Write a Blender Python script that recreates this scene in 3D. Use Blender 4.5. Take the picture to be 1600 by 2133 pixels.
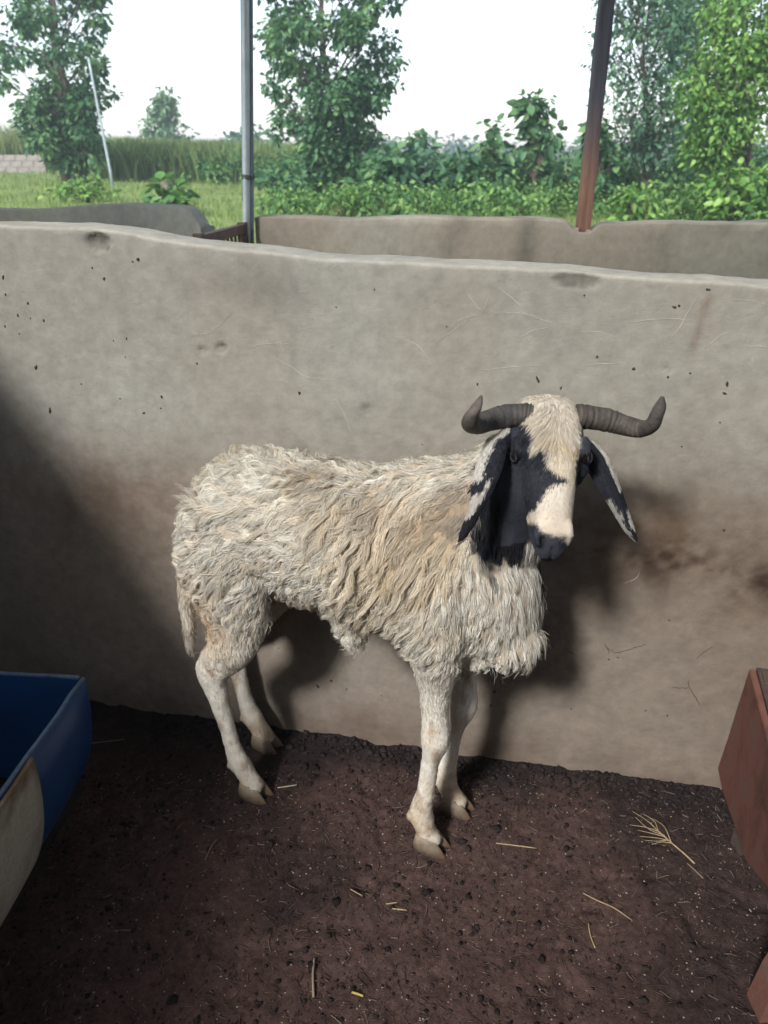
import bpy, bmesh, math, random
import numpy as np
from mathutils import Vector

for o in list(bpy.data.objects):
    bpy.data.objects.remove(o, do_unlink=True)
scene = bpy.context.scene
C = scene.collection
R = math.radians
rng = np.random.default_rng(7)

# ---------------------------------------------------------------- camera
EYE = 1.35                                   # phone held at chest height
FPX = 1602.0                                 # focal length in photo pixels (1600 wide)
PITCH = math.atan((1066.5 - 315.0) / FPX)
cam = bpy.data.cameras.new('camera')
cam_o = bpy.data.objects.new('camera', cam)
C.objects.link(cam_o)
cam_o.location = (0, 0, EYE)
cam_o.rotation_euler = (R(90) - PITCH, 0, 0)
cam.sensor_fit = 'HORIZONTAL'
cam.sensor_width = 36.0
cam.lens = 36.0 * FPX / 1600.0
cam.clip_start = 0.02
cam.clip_end = 2000
cam.dof.use_dof = True
cam.dof.focus_distance = 1.35
cam.dof.aperture_fstop = 9.0                # a phone lens: 3.4 mm opening
scene.camera = cam_o

# ---------------------------------------------------------------- sky, sun, exposure
SUN = Vector((-0.65, -1.0, 1.0)).normalized()
w = bpy.data.worlds.new('World')
scene.world = w
w.use_nodes = True
nt = w.node_tree
nt.nodes.clear()
sky = nt.nodes.new('ShaderNodeTexSky')
sky.sky_type = 'NISHITA'
sky.sun_disc = False
sky.sun_elevation = math.asin(SUN.z)
sky.sun_rotation = math.atan2(SUN.x, SUN.y)
sky.air_density = 1.0
sky.dust_density = 1.2
sky.ozone_density = 1.0
hs = nt.nodes.new('ShaderNodeHueSaturation')   # an overcast, nearly white sky
hs.inputs['Saturation'].default_value = 0.5
bg = nt.nodes.new('ShaderNodeBackground')
bg.inputs['Strength'].default_value = 0.105
out = nt.nodes.new('ShaderNodeOutputWorld')
nt.links.new(sky.outputs['Color'], hs.inputs['Color'])
nt.links.new(hs.outputs['Color'], bg.inputs['Color'])
nt.links.new(bg.outputs['Background'], out.inputs['Surface'])

sl = bpy.data.lights.new('sun', 'SUN')
sl.energy = 1.3
sl.angle = R(8)
sl.color = (1.0, 0.985, 0.955)
so = bpy.data.objects.new('sun', sl)
C.objects.link(so)
so.location = (-6, -8, 14)
so.rotation_euler = SUN.to_track_quat('Z', 'Y').to_euler()

scene.view_settings.view_transform = 'Standard'
scene.view_settings.look = 'None'
scene.view_settings.exposure = 1.75
scene.view_settings.gamma = 1.0
scene.view_settings.use_curve_mapping = False
scene.cycles.max_bounces = 6
scene.cycles.diffuse_bounces = 4
scene.cycles.use_denoising = True

# ---------------------------------------------------------------- helpers
cs, sn = math.cos(PITCH), math.sin(PITCH)


def ray(px, py):
    X = (px - 800.0) / FPX
    Y = (1066.5 - py) / FPX
    return np.array((X, cs + Y * sn, -sn + Y * cs))


def at(px, py, y, m=0.0):
    """point on the vertical plane Y = y + m*X"""
    r = ray(px, py)
    t = y / (r[1] - m * r[0])
    return np.array((r[0] * t, r[1] * t, EYE + r[2] * t))


def atz(px, py, z):
    r = ray(px, py)
    t = (z - EYE) / r[2]
    return np.array((r[0] * t, r[1] * t, z))


def vnoise(P, seed=0):
    P = np.asarray(P, dtype=np.float64)
    i = np.floor(P).astype(np.int64)
    f = P - i
    u = f * f * (3 - 2 * f)

    def h(a, b, c):
        n = (a * 374761393 + b * 668265263 + c * 2147483647 + seed * 1274126177) & 0x7fffffff
        n = ((n ^ (n >> 13)) * 1274126177) & 0x7fffffff
        n = ((n ^ (n >> 16)) * 668265263) & 0x7fffffff
        return ((n ^ (n >> 15)) & 0xffff) / 65535.0
    x, y, z = i[:, 0], i[:, 1], i[:, 2]
    r = 0
    for dx in (0, 1):
        wx = u[:, 0] if dx else 1 - u[:, 0]
        for dy in (0, 1):
            wy = u[:, 1] if dy else 1 - u[:, 1]
            for dz in (0, 1):
                wz = u[:, 2] if dz else 1 - u[:, 2]
                r = r + wx * wy * wz * h(x + dx, y + dy, z + dz)
    return r * 2 - 1


def fbm(P, scale=1.0, octaves=4, seed=0, gain=0.5):
    P = np.asarray(P, dtype=np.float64) * scale
    a, s, t = 1.0, 0.0, 0.0
    for o in range(octaves):
        s = s + a * vnoise(P * (2.03 ** o) + 17.3 * o, seed + o)
        t += a
        a *= gain
    return s / t


def sstep(x, a, b):
    t = np.clip((x - a) / (b - a), 0, 1)
    return t * t * (3 - 2 * t)


def nrmz(v):
    v = np.asarray(v, dtype=np.float64)
    return v / np.maximum(np.linalg.norm(v, axis=-1, keepdims=True), 1e-9)


def np_mesh(name, V, F, smooth=True, col=None):
    """V (n,3); F either a (m,k) array or a list of lists"""
    me = bpy.data.meshes.new(name)
    V = np.asarray(V, dtype=np.float32)
    if isinstance(F, np.ndarray):
        m, k = F.shape
        me.vertices.add(len(V))
        me.vertices.foreach_set('co', V.ravel())
        me.loops.add(m * k)
        me.loops.foreach_set('vertex_index', F.astype(np.int32).ravel())
        me.polygons.add(m)
        me.polygons.foreach_set('loop_start', np.arange(0, m * k, k, dtype=np.int32))
        me.polygons.foreach_set('loop_total', np.full(m, k, dtype=np.int32))
        me.update(calc_edges=True)
    else:
        me.from_pydata([tuple(map(float, v)) for v in V], [], F)
    me.validate()
    if smooth:
        me.polygons.foreach_set('use_smooth', np.ones(len(me.polygons), dtype=bool))
    if col is not None:
        set_col(me, col)
    return me


def set_col(me, col):
    a = me.color_attributes.new('col', 'FLOAT_COLOR', 'POINT')
    c4 = np.ones((len(col), 4), dtype=np.float32)
    c4[:, :3] = col
    a.data.foreach_set('color', c4.ravel())


def link(name, me, mat=None, parent=None, loc=None):
    o = bpy.data.objects.new(name, me)
    C.objects.link(o)
    if mat is not None and me is not None:
        me.materials.clear()
        me.materials.append(mat)
    if parent is not None:
        o.parent = parent
    if loc is not None:
        o.location = tuple(map(float, loc))
    return o


def tag(o, label=None, cat=None, group=None, kind=None):
    if label:
        o['label'] = label
    if cat:
        o['category'] = cat
    if group:
        o['group'] = group
    if kind:
        o['kind'] = kind
    return o


def thing(name, label, cat, loc=(0, 0, 0), rz=0.0, group=None):
    o = bpy.data.objects.new(name, None)
    C.objects.link(o)
    o.empty_display_size = 0.1
    o.location = tuple(map(float, loc))
    o.rotation_euler = (0, 0, rz)
    return tag(o, label, cat, group)


class MB:
    """collects closed solids"""
    def __init__(self):
        self.v, self.f = [], []

    def add(self, V, F):
        b = len(self.v)
        self.v += [tuple(map(float, p)) for p in V]
        self.f += [[i + b for i in q] for q in F]
        return self

    def box(self, c, s, rz=0.0, jit=0.0):
        cx, cy, cz = c
        V = []
        ca, sa = math.cos(rz), math.sin(rz)
        for dx, dy, dz in ((-1, -1, -1), (1, -1, -1), (1, 1, -1), (-1, 1, -1), (-1, -1, 1), (1, -1, 1), (1, 1, 1), (-1, 1, 1)):
            x, y, z = dx * s[0] / 2, dy * s[1] / 2, dz * s[2] / 2
            if jit:
                x += random.uniform(-jit, jit); y += random.uniform(-jit, jit); z += random.uniform(-jit, jit)
            V.append((cx + x * ca - y * sa, cy + x * sa + y * ca, cz + z))
        return self.add(V, [[0, 3, 2, 1], [4, 5, 6, 7], [0, 1, 5, 4], [1, 2, 6, 5], [2, 3, 7, 6], [3, 0, 4, 7]])

    def rings(self, rs, closed_caps=True):
        n = len(rs[0])
        V = [p for r in rs for p in r]
        F = []
        for k in range(len(rs) - 1):
            for i in range(n):
                j = (i + 1) % n
                F.append([k * n + i, k * n + j, (k + 1) * n + j, (k + 1) * n + i])
        if closed_caps:
            a = len(V)
            V.append(np.mean(rs[0], axis=0)); V.append(np.mean(rs[-1], axis=0))
            for i in range(n):
                j = (i + 1) % n
                F.append([a, j, i])
                F.append([a + 1, (len(rs) - 1) * n + i, (len(rs) - 1) * n + j])
        return self.add(V, F)

    def tube(self, pts, rad, n=10, ref=(1, 0, 0)):
        pts = np.asarray(pts, float)
        rs = []
        for k in range(len(pts)):
            T = pts[min(k + 1, len(pts) - 1)] - pts[max(k - 1, 0)]
            T = T / max(np.linalg.norm(T), 1e-9)
            a = np.asarray(ref, float)
            if abs(a @ T) > 0.95:
                a = np.array((0, 0, 1.0)) if abs(T[2]) < 0.9 else np.array((0, 1.0, 0))
            a = a - T * (a @ T); a /= np.linalg.norm(a)
            b = np.cross(T, a)
            r = rad[k]
            r1, r2 = (r, r) if np.isscalar(r) else r
            ang = np.arange(n) * 2 * math.pi / n
            rs.append(pts[k] + np.outer(np.cos(ang), a) * r1 + np.outer(np.sin(ang), b) * r2)
        return self.rings(rs)

    def mesh(self, name, smooth=False):
        return np_mesh(name, np.array(self.v), self.f, smooth)


def spline(P, n):
    """Catmull-Rom through rows of P (any width), n samples per span"""
    P = np.asarray(P, float)
    Q = np.vstack([2 * P[0] - P[1], P, 2 * P[-1] - P[-2]])
    o = []
    for k in range(len(P) - 1):
        p0, p1, p2, p3 = Q[k:k + 4]
        for i in range(n):
            t = i / n
            o.append(0.5 * (2 * p1 + (p2 - p0) * t + (2 * p0 - 5 * p1 + 4 * p2 - p3) * t * t + (3 * p1 - p0 - 3 * p2 + p3) * t ** 3))
    o.append(P[-1])
    return np.array(o)


# ---------------------------------------------------------------- materials
def new_mat(name):
    m = bpy.data.materials.new(name)
    m.use_nodes = True
    return m, m.node_tree, m.node_tree.nodes['Principled BSDF']


def noise_node(t, scale, detail=5, rough=0.6, vec=None, dist=0.0):
    n = t.nodes.new('ShaderNodeTexNoise')
    n.inputs['Scale'].default_value = scale
    n.inputs['Detail'].default_value = detail
    n.inputs['Roughness'].default_value = rough
    n.inputs['Distortion'].default_value = dist
    if vec is not None:
        t.links.new(vec, n.inputs['Vector'])
    return n


def ramp(t, fac, stops):
    r = t.nodes.new('ShaderNodeValToRGB')
    el = r.color_ramp.elements
    while len(el) < len(stops):
        el.new(0.5)
    for e, (p, c) in zip(el, stops):
        e.position = p
        e.color = (c[0], c[1], c[2], 1) if not np.isscalar(c) else (c, c, c, 1)
    t.links.new(fac, r.inputs['Fac'])
    return r


def mix(t, fac, a, b, mode='MIX'):
    m = t.nodes.new('ShaderNodeMix')
    m.data_type = 'RGBA'
    m.blend_type = mode
    for s, v in ((m.inputs['Factor'], fac), (m.inputs['A'], a), (m.inputs['B'], b)):
        if hasattr(v, 'is_linked'):
            t.links.new(v, s)
        elif np.isscalar(v):
            s.default_value = v
        else:
            s.default_value = (v[0], v[1], v[2], 1)
    return m.outputs['Result']


def bump(t, height, strength, dist=0.01, normal=None):
    b = t.nodes.new('ShaderNodeBump')
    b.inputs['Strength'].default_value = strength
    b.inputs['Distance'].default_value = dist
    t.links.new(height, b.inputs['Height'])
    if normal is not None:
        t.links.new(normal, b.inputs['Normal'])
    return b.outputs['Normal']


def mat_attr(name, rough=0.85, spec=0.2, noise_scale=60.0, amount=0.3, bump_s=0.0, bump_scale=150.0, transl=0.0):
    """colour from the surface's own 'col' attribute, broken up by fine grain"""
    m, t, b = new_mat(name)
    a = t.nodes.new('ShaderNodeAttribute')
    a.attribute_name = 'col'
    tc = t.nodes.new('ShaderNodeTexCoord')
    n = noise_node(t, noise_scale, 6, 0.65, tc.outputs['Object'])
    g = ramp(t, n.outputs['Fac'], [(0.25, 1 - amount), (0.75, 1 + amount)])
    c = mix(t, 1.0, a.outputs['Color'], g.outputs['Color'], 'MULTIPLY')
    t.links.new(c, b.inputs['Base Color'])
    b.inputs['Roughness'].default_value = rough
    b.inputs['Specular IOR Level'].default_value = spec
    if bump_s:
        n2 = noise_node(t, bump_scale, 6, 0.7, tc.outputs['Object'])
        t.links.new(bump(t, n2.outputs['Fac'], bump_s, 0.004), b.inputs['Normal'])
    if transl:
        tr = t.nodes.new('ShaderNodeBsdfTranslucent')
        t.links.new(c, tr.inputs['Color'])
        mx = t.nodes.new('ShaderNodeMixShader')
        mx.inputs['Fac'].default_value = transl
        t.links.new(b.outputs['BSDF'], mx.inputs[1])
        t.links.new(tr.outputs['BSDF'], mx.inputs[2])
        t.links.new(mx.outputs['Shader'], t.nodes['Material Output'].inputs['Surface'])
    return m


def mat_noise(name, c1, c2, scale=8.0, rough=0.8, spec=0.3, bump_s=0.3, bump_scale=60.0, metal=0.0, c3=None):
    m, t, b = new_mat(name)
    tc = t.nodes.new('ShaderNodeTexCoord')
    n = noise_node(t, scale, 7, 0.65, tc.outputs['Object'])
    st = [(0.3, c1), (0.7, c2)] if c3 is None else [(0.28, c1), (0.5, c2), (0.72, c3)]
    r = ramp(t, n.outputs['Fac'], st)
    t.links.new(r.outputs['Color'], b.inputs['Base Color'])
    b.inputs['Roughness'].default_value = rough
    b.inputs['Specular IOR Level'].default_value = spec
    b.inputs['Metallic'].default_value = metal
    if bump_s:
        n2 = noise_node(t, bump_scale, 6, 0.7, tc.outputs['Object'])
        t.links.new(bump(t, n2.outputs['Fac'], bump_s, 0.005), b.inputs['Normal'])
    return m


M = {}
M['plaster'] = mat_attr('plaster', 0.9, 0.15, 35.0, 0.16, 0.35, 120.0)
M['plaster_mark'] = mat_noise('plaster_mark', (0.38, 0.355, 0.31), (0.46, 0.43, 0.38), 40, 0.95, 0.1, 0)
M['crack'] = mat_noise('crack', (0.05, 0.042, 0.036), (0.11, 0.095, 0.08), 60, 0.95, 0.1, 0)
M['speck'] = mat_noise('mud_speck', (0.035, 0.029, 0.024), (0.10, 0.085, 0.07), 90, 0.9, 0.15, 0.3, 200)
M['soil'] = mat_attr('soil', 0.93, 0.12, 90.0, 0.5, 0.9, 260.0)
M['clod'] = mat_attr('clod', 0.9, 0.15, 200.0, 0.4, 0.5, 400.0)
M['straw'] = mat_attr('straw', 0.7, 0.3, 120.0, 0.2)
M['leaf'] = mat_attr('leaf', 0.5, 0.35, 3.0, 0.18, transl=0.32)
M['grass'] = mat_attr('grass', 0.7, 0.2, 2.0, 0.2, transl=0.3)
M['bark'] = mat_noise('bark', (0.06, 0.045, 0.034), (0.19, 0.155, 0.125), 7, 0.95, 0.1, 0.8, 30)
M['field'] = mat_noise('field_soil', (0.08, 0.12, 0.035), (0.19, 0.25, 0.08), 0.5, 0.95, 0.1, 0.4, 5, c3=(0.15, 0.19, 0.07))
M['galv'] = mat_noise('galvanised_steel', (0.30, 0.35, 0.38), (0.46, 0.51, 0.54), 14, 0.45, 0.5, 0.1, 80, metal=0.35)
M['galv_dark'] = mat_noise('weathered_steel', (0.09, 0.11, 0.14), (0.17, 0.20, 0.24), 10, 0.5, 0.5, 0.1, 80, metal=0.3)
M['wire'] = mat_noise('wire', (0.02, 0.02, 0.02), (0.05, 0.045, 0.04), 50, 0.6, 0.4, 0)
M['rust'] = mat_noise('rusty_paint', (0.10, 0.050, 0.039), (0.20, 0.088, 0.068), 13, 0.85, 0.2, 0.6, 80, c3=(0.16, 0.105, 0.085))
M['rust_dark'] = mat_noise('dark_rust', (0.045, 0.03, 0.027), (0.11, 0.075, 0.065), 14, 0.85, 0.25, 0.5, 80)
M['gate'] = mat_noise('brown_gate_paint', (0.085, 0.05, 0.042), (0.15, 0.095, 0.08), 12, 0.7, 0.3, 0.2, 60)
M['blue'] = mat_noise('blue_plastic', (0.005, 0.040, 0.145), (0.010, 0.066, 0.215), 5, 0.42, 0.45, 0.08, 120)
M['blue_rim'] = mat_noise('scuffed_blue_rim', (0.05, 0.11, 0.22), (0.16, 0.22, 0.30), 30, 0.7, 0.3, 0.3, 90)
M['cream'] = mat_attr('dirty_cream_plastic', 0.7, 0.25, 120.0, 0.2, 0.4, 200.0)
M['inner_shade'] = mat_noise('shade_fill', (0.012, 0.011, 0.011), (0.03, 0.025, 0.02), 30, 0.9, 0.2, 0.6, 120)  # near-black, stands for the shade inside the blue trough
M['crust'] = mat_noise('dried_mud_crust', (0.12, 0.075, 0.045), (0.32, 0.25, 0.17), 28, 0.95, 0.1, 0.9, 90)
M['block'] = mat_noise('grey_block', (0.20, 0.175, 0.16), (0.34, 0.31, 0.285), 4, 0.95, 0.1, 0.5, 20)
M['roof'] = mat_noise('roof_sheet', (0.16, 0.15, 0.15), (0.26, 0.24, 0.23), 3, 0.6, 0.4, 0.1, 30)
M['wool'] = mat_attr('wool', 0.75, 0.15, 160.0, 0.10, transl=0.32)
M['hide'] = mat_attr('hide', 0.75, 0.2, 110.0, 0.14, 0.35, 320.0)
M['eye'] = mat_noise('eye', (0.006, 0.005, 0.005), (0.014, 0.010, 0.008), 60, 0.1, 0.6, 0)
M['hoof'] = mat_attr('hoof', 0.6, 0.3, 80.0, 0.3, 0.4, 160.0)
M['horn'] = mat_attr('horn', 0.62, 0.3, 90.0, 0.3, 0.5, 200.0)


def wood_post_mat():
    m, t, b = new_mat('weathered_post')
    tc = t.nodes.new('ShaderNodeTexCoord')
    mp = t.nodes.new('ShaderNodeMapping')
    mp.inputs['Scale'].default_value = (30, 30, 2.2)
    t.links.new(tc.outputs['Object'], mp.inputs['Vector'])
    n = noise_node(t, 2.0, 7, 0.7, mp.outputs['Vector'])
    sp = t.nodes.new('ShaderNodeSeparateXYZ')
    t.links.new(tc.outputs['Object'], sp.inputs['Vector'])
    red = ramp(t, n.outputs['Fac'], [(0.3, (0.10, 0.05, 0.032)), (0.7, (0.26, 0.14, 0.095))])
    gry = ramp(t, n.outputs['Fac'], [(0.3, (0.035, 0.037, 0.05)), (0.7, (0.085, 0.085, 0.105))])
    n2 = noise_node(t, 6.0, 4, 0.6, tc.outputs['Object'])
    ma = t.nodes.new('ShaderNodeMath'); ma.operation = 'MULTIPLY_ADD'
    t.links.new(n2.outputs['Fac'], ma.inputs[0]); ma.inputs[1].default_value = 0.25
    t.links.new(sp.outputs['Z'], ma.inputs[2])
    f = ramp(t, ma.outputs[0], [(0.28, 0.0), (0.62, 1.0)])
    c = mix(t, f.outputs['Color'], red.outputs['Color'], gry.outputs['Color'])
    t.links.new(c, b.inputs['Base Color'])
    b.inputs['Roughness'].default_value = 0.85
    t.links.new(bump(t, n.outputs['Fac'], 0.5, 0.004), b.inputs['Normal'])
    return m


M['post'] = wood_post_mat()

# ================================================================ SETTING
# ---------------------------------------------------------------- terrain


def ground_z(x, y):
    x = np.asarray(x, float); y = np.asarray(y, float)
    return sstep(y, 5, 30) * np.clip(0.22 - 0.03 * x, -0.05, 0.6)


gx = np.concatenate([np.linspace(-400, -32, 10), np.linspace(-30, 30, 61), np.linspace(32, 400, 10)])
gy = np.concatenate([np.linspace(-60, 0, 8), np.linspace(1, 60, 60), np.linspace(64, 900, 16)])
GX, GY = np.meshgrid(gx, gy)
P2 = np.stack([GX.ravel(), GY.ravel(), np.zeros(GX.size)], 1)
GZ = ground_z(P2[:, 0], P2[:, 1]) + 0.05 * fbm(P2, 0.35, 3, 5) * sstep(P2[:, 1], 6, 12) - 0.03
P2[:, 2] = GZ
nx, ny = len(gx), len(gy)
I = np.arange(nx * ny).reshape(ny, nx)
F = np.stack([I[:-1, :-1], I[:-1, 1:], I[1:, 1:], I[1:, :-1]], -1).reshape(-1, 4)
tag(link('ground', np_mesh('ground', P2, F), M['field']), kind='structure')

# ---------------------------------------------------------------- pen floor: trampled dung and soil
fx = np.concatenate([np.linspace(-2.2, -1.05, 20), np.linspace(-1.04, 1.0, 380), np.linspace(1.03, 2.4, 20)])
fy = np.concatenate([np.linspace(-2.2, 0.58, 30), np.linspace(0.59, 1.72, 220), np.linspace(1.75, 1.95, 4)])
GX, GY = np.meshgrid(fx, fy)
P3 = np.stack([GX.ravel(), GY.ravel(), np.zeros(GX.size)], 1)


def soil_h(P):
    P = np.array(P, float); P[:, 2] = 0
    wl = 1.5 - 0.2 * P[:, 0] - P[:, 1]                      # distance to the wall
    h = 0.006 * fbm(P, 5, 3, 1)
    c = fbm(P, 38, 3, 2)
    h = h + 0.0045 * np.maximum(c, -0.2)
    h = h + 0.004 * np.maximum(fbm(P, 90, 2, 3), 0)
    d = np.maximum(fbm(P, 22, 2, 9) - 0.25, 0)
    h = h - 0.02 * d
    h = h + 0.010 * np.exp(-np.maximum(wl, 0) / 0.035) * (0.6 + 0.9 * fbm(P, 14, 3, 6))
    return h


P3[:, 2] = soil_h(P3)
b1 = fbm(P3 * [1, 1, 0], 3.2, 4, 21)
b2 = fbm(P3 * [1, 1, 0], 30, 4, 22)
mud = sstep(b1 + 0.35 * b2, -0.05, 0.35)
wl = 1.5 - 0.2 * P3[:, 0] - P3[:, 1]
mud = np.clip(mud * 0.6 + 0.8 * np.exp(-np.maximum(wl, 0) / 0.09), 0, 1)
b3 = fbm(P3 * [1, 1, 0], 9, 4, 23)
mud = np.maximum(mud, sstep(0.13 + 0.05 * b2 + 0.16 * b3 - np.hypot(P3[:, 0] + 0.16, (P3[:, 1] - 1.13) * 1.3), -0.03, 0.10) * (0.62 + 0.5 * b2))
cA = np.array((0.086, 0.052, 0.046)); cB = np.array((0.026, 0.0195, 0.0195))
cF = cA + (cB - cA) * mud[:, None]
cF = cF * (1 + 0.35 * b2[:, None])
nx, ny = len(fx), len(fy)
I = np.arange(nx * ny).reshape(ny, nx)
F = np.stack([I[:-1, :-1], I[:-1, 1:], I[1:, 1:], I[1:, :-1]], -1).reshape(-1, 4)
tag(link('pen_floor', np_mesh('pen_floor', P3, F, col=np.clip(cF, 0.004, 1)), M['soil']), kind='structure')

# ---------------------------------------------------------------- plastered walls
def wall_colour(P, S):
    """plaster with dirt of its own; S = (along, height)"""
    n1 = fbm(P, 2.2, 5, 31); n2 = fbm(P, 9, 4, 32); n3 = fbm(P, 28, 4, 33)
    base = np.array((0.312, 0.303, 0.268)); warm = np.array((0.280, 0.250, 0.210))
    k = np.clip(0.30 + 1.1 * n1, 0, 1)[:, None]
    c = base * (1 - k) + warm * k
    n4 = fbm(P * [1, 1, 2.2], 75, 3, 34)
    c = c * (1 + 0.07 * n2 + 0.08 * n3 + 0.10 * n4)[:, None]
    return c


def plaster_wall(name, label, x0, x1, yf, slope, top, thick, fine=None, colour=None, relief=None, step=0.03, zstep=0.03, round_end=None, zb=-0.05):
    """front face on Y = yf + slope*x, top(x) its height, body behind"""
    if fine:
        xs = np.concatenate([np.arange(x0, fine[0], 0.06), np.arange(fine[0], fine[1], fine[2]), np.arange(fine[1], x1, 0.06), [x1]])
    else:
        xs = np.append(np.arange(x0, x1, step), x1)
    nrm = np.array((slope, -1.0)) / math.hypot(slope, 1)
    nz = int(1.25 / (fine[2] if fine else zstep))
    prof = []
    for k in range(nz + 1):
        prof.append((0.0, k / nz))
    rr = 0.007
    T = top(xs)
    rows = []
    for (d, f) in prof:
        rows.append(np.stack([xs, np.zeros_like(xs), zb + (T - rr - zb) * f, np.zeros_like(xs)], 1))
    for a in (30, 60, 90):
        rows.append(np.stack([xs, np.full_like(xs, rr * (1 - math.cos(R(a)))), T - rr + rr * math.sin(R(a)), np.zeros_like(xs)], 1))
    for d in np.linspace(0.25, 0.9, 4):
        rows.append(np.stack([xs, np.full_like(xs, thick * d), T + 0.0, np.zeros_like(xs)], 1))
    rows.append(np.stack([xs, np.full_like(xs, thick), T - rr, np.zeros_like(xs)], 1))
    for f in (0.5, 0.0):
        rows.append(np.stack([xs, np.full_like(xs, thick), zb + (T - rr - zb) * f, np.zeros_like(xs)], 1))
    A = np.array(rows)                                   # (rows, n, [x, depth, z, -])
    nr, n = A.shape[:2]
    Q = A.reshape(-1, 4)
    P = np.stack([Q[:, 0], yf + slope * Q[:, 0], Q[:, 2]], 1)
    P[:, 0] -= nrm[0] * Q[:, 1]
    P[:, 1] -= nrm[1] * Q[:, 1]
    S = np.stack([Q[:, 0], Q[:, 2]], 1)
    rel = 0.005 * fbm(P, 2.5, 3, 41) + 0.0022 * fbm(P, 11, 3, 42) + 0.0007 * fbm(P, 45, 2, 43)
    if relief is not None:
        rel = rel + relief(P, S)
    P[:, 0] += nrm[0] * rel
    P[:, 1] += nrm[1] * rel
    P[:, 2] += np.where(Q[:, 2] > 0.9 * T.max(), 0.0035 * fbm(P, 18, 4, 44), 0)
    if round_end:                                        # drop the top at one rounded end
        xe, rad, sg = round_end
        q = np.clip((rad - sg * (xe - P[:, 0])) / rad, 0, 1)
        P[:, 2] -= np.maximum(P[:, 2], 0) / T.max() * rad * (1 - np.sqrt(np.maximum(1 - q * q, 0)))
    col = (colour or wall_colour)(P, S)
    I = np.arange(nr * n).reshape(nr, n)
    F = np.stack([I[:-1, :-1], I[:-1, 1:], I[1:, 1:], I[1:, :-1]], -1).reshape(-1, 4)
    L = [list(map(int, f)) for f in F] if False else F
    me = np_mesh(name, P, L, col=np.clip(col, 0.01, 0.9))
    bm = bmesh.new(); bm.from_mesh(me)
    bm.verts.ensure_lookup_table()
    for c in (0, n - 1):                                 # close the ends
        loop = [bm.verts[I[r, c]] for r in range(nr)]
        try:
            bm.faces.new(loop if c else loop[::-1])
        except ValueError:
            pass
    bm.to_mesh(me); bm.free()
    o = link(name, me, M['plaster'])
    return tag(o, label, 'wall')


WY, WM = 1.5, -0.2                                       # the near wall: Y = 1.5 - 0.2 X


def top_near(x):
    x = np.asarray(x, float)
    xs = np.array((-2.3, -0.775, -0.62, -0.372, -0.15, 0.0, 0.344, 0.661, 2.5))
    zs = np.array((1.25, 1.224, 1.222, 1.196, 1.180, 1.172, 1.163, 1.150, 1.14))
    return np.interp(x, xs, zs) - 0.009 + 0.002 * np.sin(x * 9) + 0.0012 * np.sin(x * 23 + 1)


CHIPS = [(-0.573, 1.186, 0.032, 0.017, 0.008), (-0.335, 0.985, 0.014, 0.010, 0.006), (-0.375, 0.98, 0.012, 0.008, 0.005),
         (0.345, 1.138, 0.05, 0.012, 0.004), (-0.035, 0.875, 0.014, 0.011, 0.003), (0.52, 0.985, 0.012, 0.007, 0.003)]


def near_relief(P, S):
    r = 0
    nn = fbm(P, 60, 3, 51)
    for (cx, cz, rx, rz, dp) in CHIPS:
        d = np.hypot((S[:, 0] - cx) / rx, (S[:, 1] - cz) / rz) + 0.35 * nn
        r = r - dp * sstep(1.05 - d, 0, 0.35) * (1 + 0.6 * nn)
    rough = sstep(fbm(P, 3.0, 3, 53), 0.0, 0.4) * sstep(0.75 - S[:, 1], 0, 0.3)
    return r + 0.0025 * rough * fbm(P, 40, 3, 54)


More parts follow.
